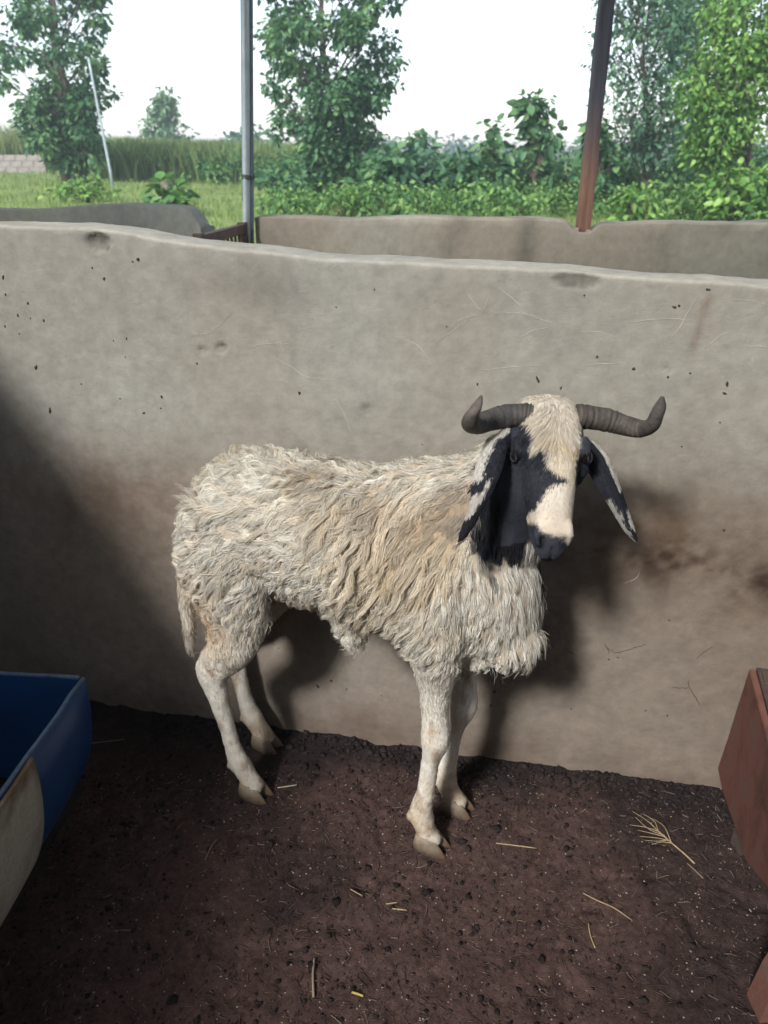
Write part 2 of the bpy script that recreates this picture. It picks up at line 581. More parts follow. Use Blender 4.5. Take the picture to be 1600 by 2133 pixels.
def near_colour(P, S):
    c = wall_colour(P, S)
    x, z = S[:, 0], S[:, 1]
    n1 = fbm(P, 3.5, 5, 61); n2 = fbm(P, 14, 4, 62); n3 = fbm(P, 45, 3, 63)
    # rubbed brown belt where the animals lean against the wall
    belt = np.exp(-((z - 0.62 - 0.06 * n1) / 0.17) ** 2) * (0.22 + 0.38 * sstep(x, 0.15, 0.5) + 0.7 * n1 + 0.5 * n2 + 0.35 * n3)
    c = c * (1 - np.clip(belt, 0, 1)[:, None] * (1 - np.array((0.60, 0.50, 0.43))))
    c = c * (1 - sstep(x, -0.3, 0.5)[:, None] * (1 - np.array((0.92, 0.89, 0.86))))
    low = sstep(0.86 + 0.06 * n1 - z, 0, 0.25)
    c = c * (1 - low[:, None] * (1 - np.array((0.80, 0.72, 0.69))))
    # a dark dried smear to the right
    zz = 0.585 - 0.16 * (x - 0.6) + 0.02 * n1
    sm = np.exp(-((z - zz) / 0.045) ** 2) * sstep(x, 0.34, 0.52) * np.clip(0.35 + 1.5 * n2 + 0.9 * n3, 0, 1)
    c = c * (1 - np.clip(sm, 0, 1)[:, None] * (1 - np.array((0.36, 0.28, 0.29))))
    # paler re-plastered patches low down, darker purplish tone at the foot
    pale = sstep(fbm(P, 3.0, 4, 64), 0.0, 0.35) * sstep(0.5 - z, 0, 0.2)
    c = c * (1 + 0.22 * pale[:, None])
    foot = sstep(0.16 + 0.08 * n1 - z, 0, 0.14) * (0.55 + 0.6 * n2)
    c = c * (1 - np.clip(foot, 0, 1)[:, None] * (1 - np.array((0.62, 0.53, 0.51))))
    # trowelled grey cloud near the top
    tc = np.exp(-((z - 1.11) / 0.05) ** 2 - ((x + 0.12) / 0.4) ** 2) * (0.5 + n1)
    c = c * (1 - 0.28 * np.clip(tc, 0, 1)[:, None])
    # rusty drip
    dr = np.exp(-((x - 0.568 + 0.13 * (1.09 - z)) / 0.008) ** 2) * sstep(z, 1.0, 1.05) * sstep(1.14 - z, 0, 0.04)
    c = c * (1 - np.clip(dr * (0.6 + n2), 0, 1)[:, None] * (1 - np.array((0.62, 0.48, 0.4))))
    nn = fbm(P, 60, 3, 51)
    for (cx, cz, rx, rz, dp) in CHIPS:
        d = np.hypot((x - cx) / rx, (z - cz) / rz) + 0.35 * nn
        k = sstep(1.05 - d, 0, 0.3)[:, None] * min(1, dp / 0.006)
        c = c * (1 - k * (0.34 - 0.6 * nn[:, None]))
    # lip along the top painted paler, standing for skylight on it
    lip = sstep(z - top_near(x), -0.006, -0.001)
    c = c * (1 + (0.34 + 0.3 * n2)[:, None] * lip[:, None])
    return c


near_wall = plaster_wall('pen_wall', 'long grey-brown plastered wall right behind the ram, chipped along its top', -2.3, 2.4, WY, WM, top_near, 0.10,
                         fine=(-0.95, 0.86, 0.0065), colour=near_colour, relief=near_relief)


def top_second(x):
    return 1.10 + 0.006 * np.sin(np.asarray(x) * 5) + 0.004 * np.sin(np.asarray(x) * 13) - 0.035 * np.exp(-((np.asarray(x) - 0.79) / 0.05) ** 4)


def second_colour(P, S):
    c = wall_colour(P, S) * np.array((0.92, 0.88, 0.82))
    st = np.clip(fbm(P * [1, 1, 0.35], 7, 4, 71) * 2 - 0.15, 0, 1)
    c = c * (1 - 0.45 * st[:, None])
    return c * (1 + 0.25 * sstep(S[:, 1], 1.09, 1.1)[:, None])


plaster_wall('pen_wall', 'low plastered wall behind the near wall, carrying the brown post', -0.553, 5.5, 3.4, -0.2, top_second, 0.15, colour=second_colour, step=0.025)


def top_left(x):
    x = np.asarray(x, float)
    return 1.105 + 0.03 * sstep(x, -1.9, -1.1) + 0.004 * np.sin(x * 9)


def left_colour(P, S):
    c = wall_colour(P, S) * np.array((0.86, 0.88, 0.9))  # grey-blue tint paints in the shade on this face
    st = np.clip(fbm(P * [1, 1, 0.4], 8, 4, 81) * 2 - 0.25, 0, 1)
    return c * (1 - 0.5 * st[:, None])


plaster_wall('pen_wall', 'grey stained wall end with a rounded corner, left of the gate', -5.5, -0.80, 3.4, -0.2, top_left, 0.16, colour=left_colour, step=0.02,
             round_end=(-0.80, 0.085, 1))


# closed end wall of the shed, at the left
def side_wall():
    mb = MB()
    ys = np.arange(-6.0, 1.72, 0.12)
    prof = [(0, -0.05), (0, 1.0), (0, 1.58), (-0.03, 1.6), (-0.16, 1.6), (-0.16, -0.05)]
    rs = []
    for y in ys:
        rs.append([(-1.265 + a, y, b) for a, b in prof])
    mb.rings(rs)
    me = mb.mesh('end_wall')
    V = np.array(mb.v)
    set_col(me, np.clip(wall_colour(V, V[:, [1, 2]]) * 0.4, 0.01, 1))  # darkened to cut the light it bounces
    return tag(link('end_wall', me, M['plaster']), 'tall plastered end wall of the shed beside the blue drum trough', 'wall')


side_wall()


# ---------------------------------------------------------------- wall marks: specks, scratches, cracks (parts of the near wall)
def wp(px, py, lift=0.0):
    p = at(px, py, WY, WM)
    n = nrmz(np.array((WM, -1.0, 0)))
    return p + n * lift


def surf_lift(p):
    """height of the plaster relief at a wall point"""
    q = np.asarray([p], float)
    S = q[:, [0, 2]]
    return float((0.005 * fbm(q, 2.5, 3, 41) + 0.0022 * fbm(q, 11, 3, 42) + 0.0007 * fbm(q, 45, 2, 43) + near_relief(q, S))[0])


specks = [(7, 577, 8, 16), (12, 613, 5, 9), (58, 632, 8, 8), (37, 657, 6, 10), (63, 663, 4, 6), (91, 668, 8, 10), (10, 680, 4, 9), (288, 540, 10, 11),
          (276, 545, 5, 5), (191, 558, 8, 6), (216, 581, 10, 11), (75, 765, 10, 18), (105, 855, 9, 26), (263, 705, 4, 8), (236, 710, 3, 5), (169, 800, 4, 5),
          (261, 744, 3, 5), (624, 819, 9, 10), (337, 827, 8, 10), (410, 757, 5, 8), (1405, 640, 12, 7), (1415, 637, 8, 6), (1475, 603, 12, 6), (1244, 743, 7, 8),
          (1320, 768, 10, 8), (1120, 790, 6, 22), (780, 603, 5, 4), (1217, 615, 5, 4), (1438, 777, 6, 5), (1392, 785, 6, 7), (1515, 800, 7, 14), (1510, 820, 12, 6),
          (995, 800, 6, 8), (1168, 808, 5, 10), (1508, 1104, 8, 8), (1268, 1374, 7, 9), (1287, 1370, 6, 4), (1394, 1292, 7, 5), (1390, 1490, 6, 5), (1345, 1480, 8, 4),
          (1190, 1478, 6, 4), (662, 1430, 10, 16), (690, 1418, 12, 10), (722, 1436, 5, 8), (580, 1350, 4, 5), (795, 1448, 4, 5), (1030, 1440, 10, 12), (1022, 1470, 6, 14),
          (300, 860, 12, 6), (335, 850, 6, 5), (40, 695, 4, 5), (250, 830, 4, 6), (880, 925, 4, 3), (700, 640, 4, 4), (930, 680, 5, 4), (1500, 880, 5, 4), (1420, 930, 5, 5)]
mb = MB()
random.seed(4)
for (px, py, wd, ht) in specks:
    p = wp(px, py)
    lift = surf_lift(p)
    n = nrmz(np.array((WM, -1.0, 0))); a = nrmz(np.array((1.0, WM, 0))); b = np.array((0, 0, 1.0))
    k = 1.35 / FPX * 0.62
    tl = random.uniform(-0.5, 0.5)
    rim, hub = [], p + n * (lift + 0.0032)
    for i in range(9):
        t = i * 2 * math.pi / 9
        r = random.uniform(0.65, 1.15)
        u, v = math.cos(t) * wd * k * r, math.sin(t) * ht * k * r
        u, v = u * math.cos(tl) - v * math.sin(tl), u * math.sin(tl) + v * math.cos(tl)
        rim.append(p + a * u + b * v + n * (lift - 0.002))
    mid = [p + (q - p) * 0.6 + n * (lift * 0.4 + 0.0022) for q in rim]
    V = rim + mid + [hub]
    F = [[i, (i + 1) % 9, 9 + (i + 1) % 9, 9 + i] for i in range(9)] + [[9 + i, 9 + (i + 1) % 9, 18] for i in range(9)]
    mb.add(V, F)
tag(link('mud_splash', mb.mesh('mud_splash', True), M['speck'], near_wall), kind='stuff')


def ribbons(lines, width, name, mat, lift=0.0012):
    mb = MB()
    n = nrmz(np.array((WM, -1.0, 0)))
    for ln in lines:
        P = spline(np.array([(q[0], q[1]) for q in ln], float), 6)
        pts = []
        for i, (px, py) in enumerate(P):
            p = wp(px + random.uniform(-1, 1), py + random.uniform(-1, 1))
            pts.append(p + n * (surf_lift(p) + lift))
        pts = np.array(pts)
        V, F = [], []
        for i, p in enumerate(pts):
            t = nrmz(pts[min(i + 1, len(pts) - 1)] - pts[max(i - 1, 0)])
            s = np.cross(t, n)
            wd = width * (0.25 + 0.75 * math.sin(math.pi * (i + 0.3) / (len(pts)))) * random.uniform(0.6, 1.2)
            V += [p + s * wd - n * 0.0009, p + n * 0.0003, p - s * wd - n * 0.0009]
            if i:
                k = 3 * i
                F += [[k - 3, k - 2, k + 1, k], [k - 2, k - 1, k + 2, k + 1]]
        mb.add(V, F)
    return tag(link(name, mb.mesh(name, True), mat, near_wall), kind='stuff')


ribbons([[(970, 606), (1003, 645), (1020, 610)], [(930, 690), (960, 665), (1000, 655)], [(1030, 652), (1085, 652), (1130, 665), (1165, 680)], [(905, 715), (950, 685), (970, 672)],
         [(1075, 715), (1105, 690), (1140, 682)], [(1200, 690), (1250, 692), (1290, 705)], [(1300, 672), (1380, 664), (1450, 668)], [(1400, 705), (1420, 675), (1450, 620)],
         [(1530, 625), (1570, 627), (1600, 635)], [(1550, 720), (1600, 722)], [(550, 735), (600, 760), (640, 785), (700, 792)], [(400, 700), (440, 690), (480, 655)],
         [(1000, 770), (1060, 765), (1120, 760)], [(1300, 1215), (1325, 1205), (1333, 1190)], [(1040, 600), (1090, 640)], [(820, 700), (870, 720), (900, 760)], [(520, 725), (560, 715), (600, 716)],
         [(700, 830), (720, 870), (730, 900)], [(1220, 760), (1300, 755)], [(1450, 740), (1500, 700), (1520, 690)]], 0.0008, 'scratch', M['plaster_mark'], 0.0006)
ribbons([[(1265, 1350), (1285, 1360), (1320, 1350), (1345, 1342)], [(1435, 1415), (1435, 1430), (1450, 1455), (1462, 1475)], [(1400, 1432), (1432, 1433)], [(1180, 1355), (1198, 1365)],
         [(1450, 1370), (1470, 1355), (1485, 1345)], [(1258, 1340), (1266, 1352), (1268, 1362)]], 0.0010, 'crack', M['crack'], 0.0008)

# ---------------------------------------------------------------- shed roof carried by the posts (unseen; its height and open bays are made up to shape the light)
def roof_panel(x0, x1, y0, y1, z0, z1):
    n = int((x1 - x0) / 0.038)
    V, F = [], []
    for i in range(n + 1):
        x = x0 + (x1 - x0) * i / n
        dz = 0.012 * math.sin(i * math.pi / 2)
        for (y, z) in ((y0, z0), (y1, z1)):
            V += [(x, y, z + dz), (x, y, z + dz + 0.003)]
        if i:
            k = 4 * i
            F += [[k - 4, k, k + 2, k - 2], [k - 3, k - 1, k + 3, k + 1], [k - 4, k - 3, k + 1, k], [k - 2, k + 2, k + 3, k - 1]]
    F += [[0, 2, 3, 1], [4 * n, 4 * n + 1, 4 * n + 3, 4 * n + 2]]
    return V, F


rf = thing('shed_roof', 'corrugated metal shed roof held up by the steel and wooden posts, with openings added for the sun', 'roof', (0, 0, 4.5))
ROOF = [(-5.5, 4.5, -6.2, -4.25, 0.20, 0.14), (-5.5, -3.5, -4.25, -1.2, 0.14, 0.02), (-0.9, 4.5, -4.25, -1.2, 0.14, 0.02), (-5.5, 4.5, -1.2, -0.4, 0.02, 0.0),
        (-5.5, -3.0, -0.4, 0.35, 0.0, -0.03), (-0.4, 4.5, -0.4, 0.35, 0.0, -0.03), (-5.5, 4.5, 0.35, 4.4, -0.03, -0.16)]
for r in ROOF:
    V, F = roof_panel(*r)
    link('roof_sheet', np_mesh('roof_sheet', np.array(V), F, True), M['roof'], rf)

mb = MB(); mb.box((0.0, -6.2, 2.25), (8.8, 0.16, 4.7))  # added out of view to block skylight, dark to cut bounce
me = mb.mesh('light_block_wall'); set_col(me, np.tile(np.array((0.10, 0.09, 0.075)), (8, 1)))
tag(link('light_block_wall', me, M['plaster']), 'tall unseen wall added behind the camera to block skylight', 'wall')
mb = MB(); mb.box((3.3, -1.6, 0.95), (0.16, 9.0, 2.0))  # added out of view to hold back fill light from the right
me = mb.mesh('light_block_wall'); set_col(me, np.tile(np.array((0.10, 0.09, 0.075)), (8, 1)))
tag(link('light_block_wall', me, M['plaster']), 'low unseen wall added at the right past the rusty trough to limit fill light', 'wall')

# ---------------------------------------------------------------- posts
pb = at(516, 470, 3.47); pt = at(513, 0, 3.47)
sp = thing('steel_post', 'galvanised steel post beside the gate with a wire tied round it', 'post', (pb[0], 3.47, 0))
lean = (pt[0] - pb[0]) / (pt[2] - pb[2])


def post_x(z):
    return lean * (z - pb[2])


zs = np.linspace(-0.05, 4.36, 12)
mb = MB(); mb.tube([(post_x(z) - 0.004, 0, z) for z in zs], [0.0165] * 12, 14)
link('pipe', mb.mesh('pipe', True), M['galv'], sp)
mb = MB(); mb.tube([(post_x(z) + 0.0165, 0.008, z) for z in zs], [0.0085] * 12, 10)
link('pipe', mb.mesh('pipe', True), M['galv_dark'], sp)
mb = MB(); mb.tube([(post_x(z) - 0.0195, 0.010, z) for z in np.linspace(1.16, 2.4, 8)], [(0.005, 0.009)] * 8, 8)
link('backing_strip', mb.mesh('backing_strip', True), M['galv_dark'], sp)
tz = at(516, 372, 3.47)[2]
mb = MB()
for k in range(3):
    ang = np.linspace(0, 2 * math.pi, 17)
    mb.tube([(post_x(tz) + 0.003 + 0.026 * math.cos(a), 0.02 * math.sin(a), tz + 0.006 * k + 0.003 * math.sin(2 * a)) for a in ang], [0.0018] * 17, 6, (0, 0, 1))
link('wire_tie', mb.mesh('wire_tie', True), M['wire'], sp)

qb = at(1216, 462, 3.30); qt = at(1264, 0, 3.30)
wp_ = thing('wooden_post', 'brown weathered wooden post standing on the far plastered wall', 'post', (qb[0], 3.30, 1.04))
mb = MB(); rs = []
for i, z in enumerate(np.linspace(0.0, 3.34, 25)):
    x = (qt[0] - qb[0]) * (z + 1.04 - qb[2]) / (qt[2] - qb[2])
    jw = 0.0012 * math.sin(i * 1.7) + 0.0009 * math.sin(i * 4.1)
    a, b = 0.0265 - 0.003 * i / 24 + jw, 0.022
    rs.append([(x - a, -b, z), (x - a * 0.55, -b - 0.002, z), (x + a * 0.6, -b, z), (x + a, -b + 0.004, z), (x + a, b, z), (x - a, b, z)])
mb.rings(rs)
link('shaft', mb.mesh('shaft'), M['post'], wp_)
mb = MB()
for (dx, dz, s) in ((-0.035, 0.02, 0.03), (0.05, 0.022, 0.026), (0.02, 0.018, 0.02), (-0.05, 0.01, 0.02)):
    mb.box((dx, -0.03, dz), (s, 0.03, s * 0.8), dx * 9, 0.005)
link('mortar_packing', mb.mesh('mortar_packing'), M['block'], wp_)

# ---------------------------------------------------------------- gate
g1 = at(503, 466, 3.43); g0 = atz(424, 487, g1[2])
gv = g0 - g1; gl = np.linalg.norm(gv); ga = math.atan2(gv[1], gv[0])
gt = thing('pen_gate', 'brown barred metal gate standing open between the two far walls', 'gate', (g1[0], g1[1], 0), ga)
zt = g1[2]
mb = MB(); mb.box((gl / 2 + 0.02, 0, zt - 0.019), (gl + 0.02, 0.03, 0.036)); link('top_rail', mb.mesh('top_rail'), M['gate'], gt)
mb = MB(); mb.box((gl / 2 + 0.02, 0, 0.12), (gl + 0.02, 0.03, 0.036)); link('bottom_rail', mb.mesh('bottom_rail'), M['gate'], gt)
for x in (-0.008, gl + 0.048):
    mb = MB(); mb.box((x, 0, (zt + 0.08) / 2), (0.034, 0.034, zt - 0.08 + 0.01)); link('stile', mb.mesh('stile'), M['gate'], gt)
for k in range(9):
    x = 0.045 + k * (gl - 0.02) / 9
    mb = MB(); mb.tube([(x, 0, 0.138), (x, 0, zt - 0.036)], [0.006, 0.006], 8); link('bar', mb.mesh('bar', True), M['gate'], gt)

# ================================================================ VEGETATION
def leaf_mesh(pos, d, up, ln, wd, col, fold=0.25, name='leaf'):
    """pos base (n,3), d growth direction, up leaf normal; folded five-point leaves"""
    n = len(pos)
    d = nrmz(d)
    s = nrmz(np.cross(d, up))
    u = np.cross(s, d)
    ln = np.asarray(ln)[:, None]; wd = np.asarray(wd)[:, None]
    droop = -np.array((0, 0, 1.0)) * ln * 0.18
    base = pos
    cen = pos + d * ln * 0.5 - u * wd * fold
    L = pos + d * ln * 0.34 + s * wd * 0.5
    Rr = pos + d * ln * 0.34 - s * wd * 0.5
    L2 = pos + d * ln * 0.74 + s * wd * 0.38 + droop * 0.5
    R2 = pos + d * ln * 0.74 - s * wd * 0.38 + droop * 0.5
    tip = pos + d * ln + droop
    V = np.stack([base, L, Rr, cen, L2, R2, tip], 1).reshape(-1, 3)
    o = (np.arange(n) * 7)[:, None]
    F = np.concatenate([o + np.array(q) for q in ((0, 3, 1), (0, 2, 3), (1, 3, 4), (3, 2, 5), (4, 3, 6), (3, 5, 6))], 0)
    return np_mesh(name, V, F, smooth=True, col=np.repeat(col, 7, 0))


def rand_dir(n):
    v = rng.normal(size=(n, 3))
    return nrmz(v)


def foliage(clumps, leaf, cols, per, aspect=0.62, flat=0.5, name='crown', down=0.3, origin=(0, 0, 0)):
    """clumps (k,4): centre + radius"""
    pos, dr, up, ln, co = [], [], [], [], []
    cols = np.array(cols)
    for (x, y, z, r) in clumps:
        n = max(3, int(per * (r ** 2)))
        q = rand_dir(n) * (rng.random((n, 1)) ** 0.45) * r
        q[:, 2] *= 0.75
        p = np.array((x, y, z)) + q
        dd = nrmz(q + rand_dir(n) * r * 0.6 + np.array((0, 0, -down * r)))
        uu = nrmz(rand_dir(n) * 0.7 + np.array((0, 0, 1.0)) * flat * 2 + q / r * 0.5)
        pos.append(p); dr.append(dd); up.append(uu)
        ln.append(leaf * rng.uniform(0.6, 1.2, n))
        k = rng.random(n) + rng.normal() * 0.18
        k = np.clip(k, 0, 0.999) * (len(cols) - 1)
        i = k.astype(int); f = (k - i)[:, None]
        c = cols[i] * (1 - f) + cols[np.minimum(i + 1, len(cols) - 1)] * f
        co.append(c * rng.uniform(0.8, 1.2, (n, 1)))
    pos = np.vstack(pos) - np.array(origin); ln = np.concatenate(ln)
    return leaf_mesh(pos, np.vstack(dr), np.vstack(up), ln, ln * aspect, np.vstack(co), name=name)


G_TEAK = [(0.034, 0.098, 0.046), (0.062, 0.160, 0.068), (0.100, 0.215, 0.088), (0.17, 0.30, 0.115)]
G_BRIGHT = [(0.065, 0.16, 0.035), (0.12, 0.26, 0.05), (0.19, 0.345, 0.075), (0.27, 0.42, 0.11)]
G_BLUE = [(0.040, 0.105, 0.068), (0.070, 0.16, 0.094), (0.105, 0.21, 0.118), (0.15, 0.27, 0.14)]
G_PALE = [(0.11, 0.20, 0.105), (0.16, 0.27, 0.13), (0.22, 0.33, 0.15)]


def tree(name, label, base_px, y, crown_px, leaf, cols, per, trunk_r, group=None, trunk_top=None, nclump=40, aspect=0.62, lobes=None, crown_r=0.75, multi=1, seed=0, down=0.3):
    """crown_px: list of (px, py, half-width px) up the tree, at depth y"""
    global rng
    keep = rng
    rng = np.random.default_rng(100 + seed)
    b = at(base_px[0], base_px[1], y)
    gz = float(ground_z(b[0], y)) - 0.05
    root = thing(name, label, 'tree', (b[0], y, gz), 0, group)
    spine = []
    for (px, py, hw) in crown_px:
        p = at(px, py, y)
        spine.append((p[0], y, p[2], hw / FPX * y * 1.0))
    spine = np.array(spine)
    sp_ = spline(spine, 8)
    cl = []
    for _ in range(nclump):
        k = rng.integers(len(sp_))
        x, yy, z, hw = sp_[k]
        a = rng.uniform(0, 2 * math.pi); q = math.sqrt(rng.random())
        r = crown_r * rng.uniform(0.55, 1.15)
        e = max(hw - r * 0.55, 0.05) * q * rng.uniform(0.85, 1.2)
        cl.append((x + math.cos(a) * e, yy + math.sin(a) * e * 0.9, z + rng.normal() * 0.2, r))
    cl = np.array(cl)
    me = foliage(cl, leaf, cols, per, aspect, name='crown', down=down, origin=root.location)
    link('crown', me, M['leaf'], root)
    mb = MB()
    tz = sp_[-1][2] if trunk_top is None else at(*trunk_top, y)[2]
    for m in range(multi):
        off = (m - (multi - 1) / 2) * 0.5
        pts, rad = [], []
        for i, z in enumerate(np.linspace(gz - 0.1, tz, 14)):
            tx = np.interp(z, [gz, spine[-1][2] if spine[-1][2] > gz else gz + 1], [b[0] + off, spine[-1][0]])
            k = np.argmin(abs(sp_[:, 2] - z))
            if z > sp_[:, 2].min():
                tx = 0.6 * tx + 0.4 * sp_[k][0]
            pts.append((tx - b[0] + 0.05 * math.sin(i * 1.3 + m), 0.05 * math.sin(i * 0.9 + 2 * m), z - gz))
            rad.append(trunk_r * (1 - 0.75 * i / 13) * (1.25 if i == 0 else 1))
        mb.tube(pts, rad, 9)
    for (x, yy, z, r) in cl[::2]:
        z0 = max(gz + 0.8, z - rng.uniform(0.5, 1.4) - 0.3 * abs(x - b[0]))
        k = np.interp(z0, [p[2] + gz for p in pts], range(len(pts)))
        p0 = np.array(pts[int(k)]); p1 = np.array((x - b[0], yy - y, z - gz))
        if p1[2] < p0[2]:
            p0 = np.array(pts[max(int(k) - 2, 0)])
        pm = (p0 + p1) / 2 + np.array((0, 0, -0.1))
        r0 = max(0.012, rad[int(k)] * 0.38)
        mb.tube(spline([p0, pm, p1], 3), np.linspace(r0, 0.008, 7), 6)
    link('trunk', mb.mesh('trunk', True), M['bark'], root)
    rng = keep
    return root


GRP = 'trees beyond the pens'
tree('teak_tree', 'tall broad-leaved tree at the far left, behind the thin leaning pole', (150, 368), 27, [(150, 325, 55), (125, 230, 95), (110, 130, 125), (95, 20, 110), (110, -90, 110)], 0.18, G_TEAK, 520, 0.15, GRP,
     nclump=95, crown_r=0.52, aspect=0.7, multi=2, seed=1)
tree('teak_tree', 'tall broad-leaved tree in the middle, right of the steel post', (685, 405), 24, [(685, 375, 60), (690, 310, 95), (690, 220, 125), (685, 110, 135), (665, 0, 120), (660, -110, 110)], 0.17, G_TEAK, 560, 0.14, GRP,
     nclump=115, crown_r=0.5, aspect=0.7, seed=2)
tree('slender_tree', 'slender dark tree with thin trunk just right of the wooden post', (1345, 450), 20, [(1350, 300, 60), (1345, 220, 95), (1345, 120, 95), (1350, 20, 95), (1345, -90, 100)], 0.14, G_BLUE, 240, 0.06, GRP,
     nclump=150, crown_r=0.45, aspect=0.5, seed=3)
tree('leafy_tree', 'bright yellow-green tree leaning in at the right edge', (1560, 440), 18, [(1480, 330, 45), (1510, 260, 90), (1520, 170, 95), (1555, 80, 90), (1590, -20, 110)], 0.13, G_BRIGHT, 260, 0.07, GRP,
     nclump=190, crown_r=0.45, aspect=0.55, seed=4)
tree('conical_tree', 'small pointed pale tree far off between the left tree and steel post', (340, 350), 55, [(340, 345, 75), (340, 305, 60), (342, 265, 42), (342, 228, 22), (343, 205, 9)], 0.36, G_PALE, 48, 0.1, GRP,
     nclump=110, crown_r=0.75, seed=5)
tree('spreading_tree', 'low flat-topped dark tree far off just left of the steel post', (505, 345), 60, [(505, 318, 45), (520, 300, 55), (530, 288, 40)], 0.5, G_BLUE, 30, 0.1, GRP,
     nclump=50, crown_r=0.9, seed=15)
tree('teak_sapling', 'young tree with a yellow leaf, shorter sapling left of the wooden post', (1030, 400), 21, [(1030, 390, 30), (1030, 340, 35), (1028, 300, 30), (1025, 258, 14)], 0.3, G_TEAK, 120, 0.03, GRP,
     nclump=26, crown_r=0.3, seed=6)
tree('teak_sapling', 'taller young tree rising just left of the wooden post', (1120, 420), 21, [(1130, 370, 60), (1140, 310, 60), (1125, 270, 40), (1105, 230, 18), (1103, 200, 10)], 0.3, G_TEAK, 120, 0.035, GRP,
     nclump=40, crown_r=0.3, seed=7)
tree('roadside_tree', 'dark tree filling the gap between the wooden post and right edge, set back', (1470, 400), 26, [(1450, 330, 60), (1450, 220, 60), (1440, 110, 70), (1440, 10, 80), (1480, -60, 100)], 0.24, G_TEAK, 80, 0.08, GRP,
     nclump=100, crown_r=0.6, seed=8)
tree('teak_sapling', 'leafy young tree close against the right side of the wooden post', (1240, 440), 20, [(1245, 400, 60), (1250, 350, 55), (1250, 310, 35), (1245, 270, 16)], 0.28, G_TEAK, 120, 0.035, GRP,
     nclump=46, crown_r=0.3, seed=17)
tree('teak_sapling', 'small forked sapling between the middle tree and the bluish bush', (850, 410), 22, [(850, 390, 40), (856, 350, 35), (866, 320, 22), (872, 305, 10)], 0.28, G_TEAK, 120, 0.03, GRP,
     nclump=26, crown_r=0.3, seed=18)


def shrub(name, label, px, py_base, py_top, hw, y, leaf, cols, per, n, seed, aspect=0.6, group='shrubs beyond the pens', cr=0.2, down=0.2):
    global rng
    keep = rng
    rng = np.random.default_rng(300 + seed)
    b = at(px, py_base, y); gz = float(ground_z(b[0], y)) - 0.03
    root = thing(name, label, 'shrub', (b[0], y, gz), 0, group)
    t = at(px, py_top, y)[2]
    h = max(t - gz, 0.3); wd = hw / FPX * y
    cl = []
    for _ in range(n):
        z = rng.random() ** 0.8
        e = wd * math.sqrt(rng.random()) * (1 - 0.55 * z ** 2)
        a = rng.uniform(0, 6.283)
        cl.append((b[0] + e * math.cos(a), y + e * math.sin(a), gz + 0.12 + z * (h - 0.2), cr * rng.uniform(0.7, 1.2)))
    link('foliage', foliage(cl, leaf, cols, per, aspect, name='foliage', down=down, origin=root.location), M['leaf'], root)
    mb = MB()
    for c in cl[::2]:
        q = np.array((c[0] - b[0], c[1] - y, c[2] - gz))
        mb.tube([(q[0] * 0.1, q[1] * 0.1, -0.05), (q[0] * 0.5, q[1] * 0.5, q[2] * 0.55), q], [0.014, 0.01, 0.005], 5)
    link('stem', mb.mesh('stem', True), M['bark'], root)
    rng = keep
    return root


shrub('leafy_shrub', 'light green bush at the far left in front of the leaning pole', 180, 432, 372, 70, 20, 0.14, G_BRIGHT, 260, 46, 1)
shrub('broadleaf_plant', 'broad-leaved plant in the grass left of the steel post', 352, 425, 372, 42, 17, 0.3, [(0.05, 0.14, 0.035), (0.09, 0.2, 0.05), (0.14, 0.27, 0.07)], 190, 15, 2, 0.7)
shrub('grassy_bush', 'fine pale green bush low in front of the middle tree', 722, 445, 385, 62, 17, 0.12, G_BRIGHT, 280, 40, 3, 0.3)
shrub('leafy_shrub', 'dark round bush left of the middle tree trunk', 600, 415, 350, 55, 23, 0.26, G_TEAK, 130, 30, 4, cr=0.35)
shrub('leafy_shrub', 'large-leaved bush right of the middle tree, under its crown', 815, 425, 325, 62, 20, 0.26, G_TEAK, 140, 40, 5, cr=0.35)
shrub('leafy_shrub', 'bluish bush with a forked top between middle tree and saplings', 880, 425, 300, 42, 21, 0.28, G_BLUE, 130, 26, 6, cr=0.3)
shrub('leafy_shrub', 'bush with drooping leaves left of the shorter sapling', 955, 430, 318, 48, 20, 0.27, G_TEAK, 130, 30, 7, cr=0.32)
shrub('leafy_shrub', 'bright low bush at the foot of the slender dark tree', 1330, 462, 395, 52, 16, 0.17, G_BRIGHT, 200, 30, 8, cr=0.22)
shrub('leafy_shrub', 'dense bush at the bottom of the bright tree, right edge', 1530, 462, 350, 90, 17, 0.2, G_BRIGHT, 160, 60, 9, cr=0.3)

# the thicket behind, which reads as one mass
cl = []
for px in np.arange(225, 2150, 8):
    topy = np.interp(px, [225, 300, 380, 440, 560, 760, 830, 900, 980, 1080, 1200, 1280, 1380, 1500, 1720], [338, 330, 326, 324, 326, 335, 332, 322, 335, 330, 318, 345, 330, 322, 320]) + rng.normal() * 9
    y = np.interp(px, [225, 440, 560, 800, 1250, 1720], [31, 30, 28, 24, 22, 20]) + rng.uniform(-1, 2.5)
    t = at(px, topy, y); g0_ = float(ground_z(t[0], y))
    for k in range(3):
        z = g0_ + 0.15 + (t[2] - g0_ - 0.2) * (k + rng.random()) / 3
        cl.append((t[0] + rng.normal() * 0.3, y + rng.normal() * 0.4, z, rng.uniform(0.28, 0.55)))
me = foliage(cl, 0.165, [(0.045, 0.13, 0.05), (0.075, 0.20, 0.066), (0.12, 0.265, 0.085), (0.19, 0.335, 0.105)], 210, name='shrub_thicket')
tag(link('shrub_thicket', me, M['leaf']), 'dense green thicket along the field edge behind the walls', 'thicket', kind='stuff')

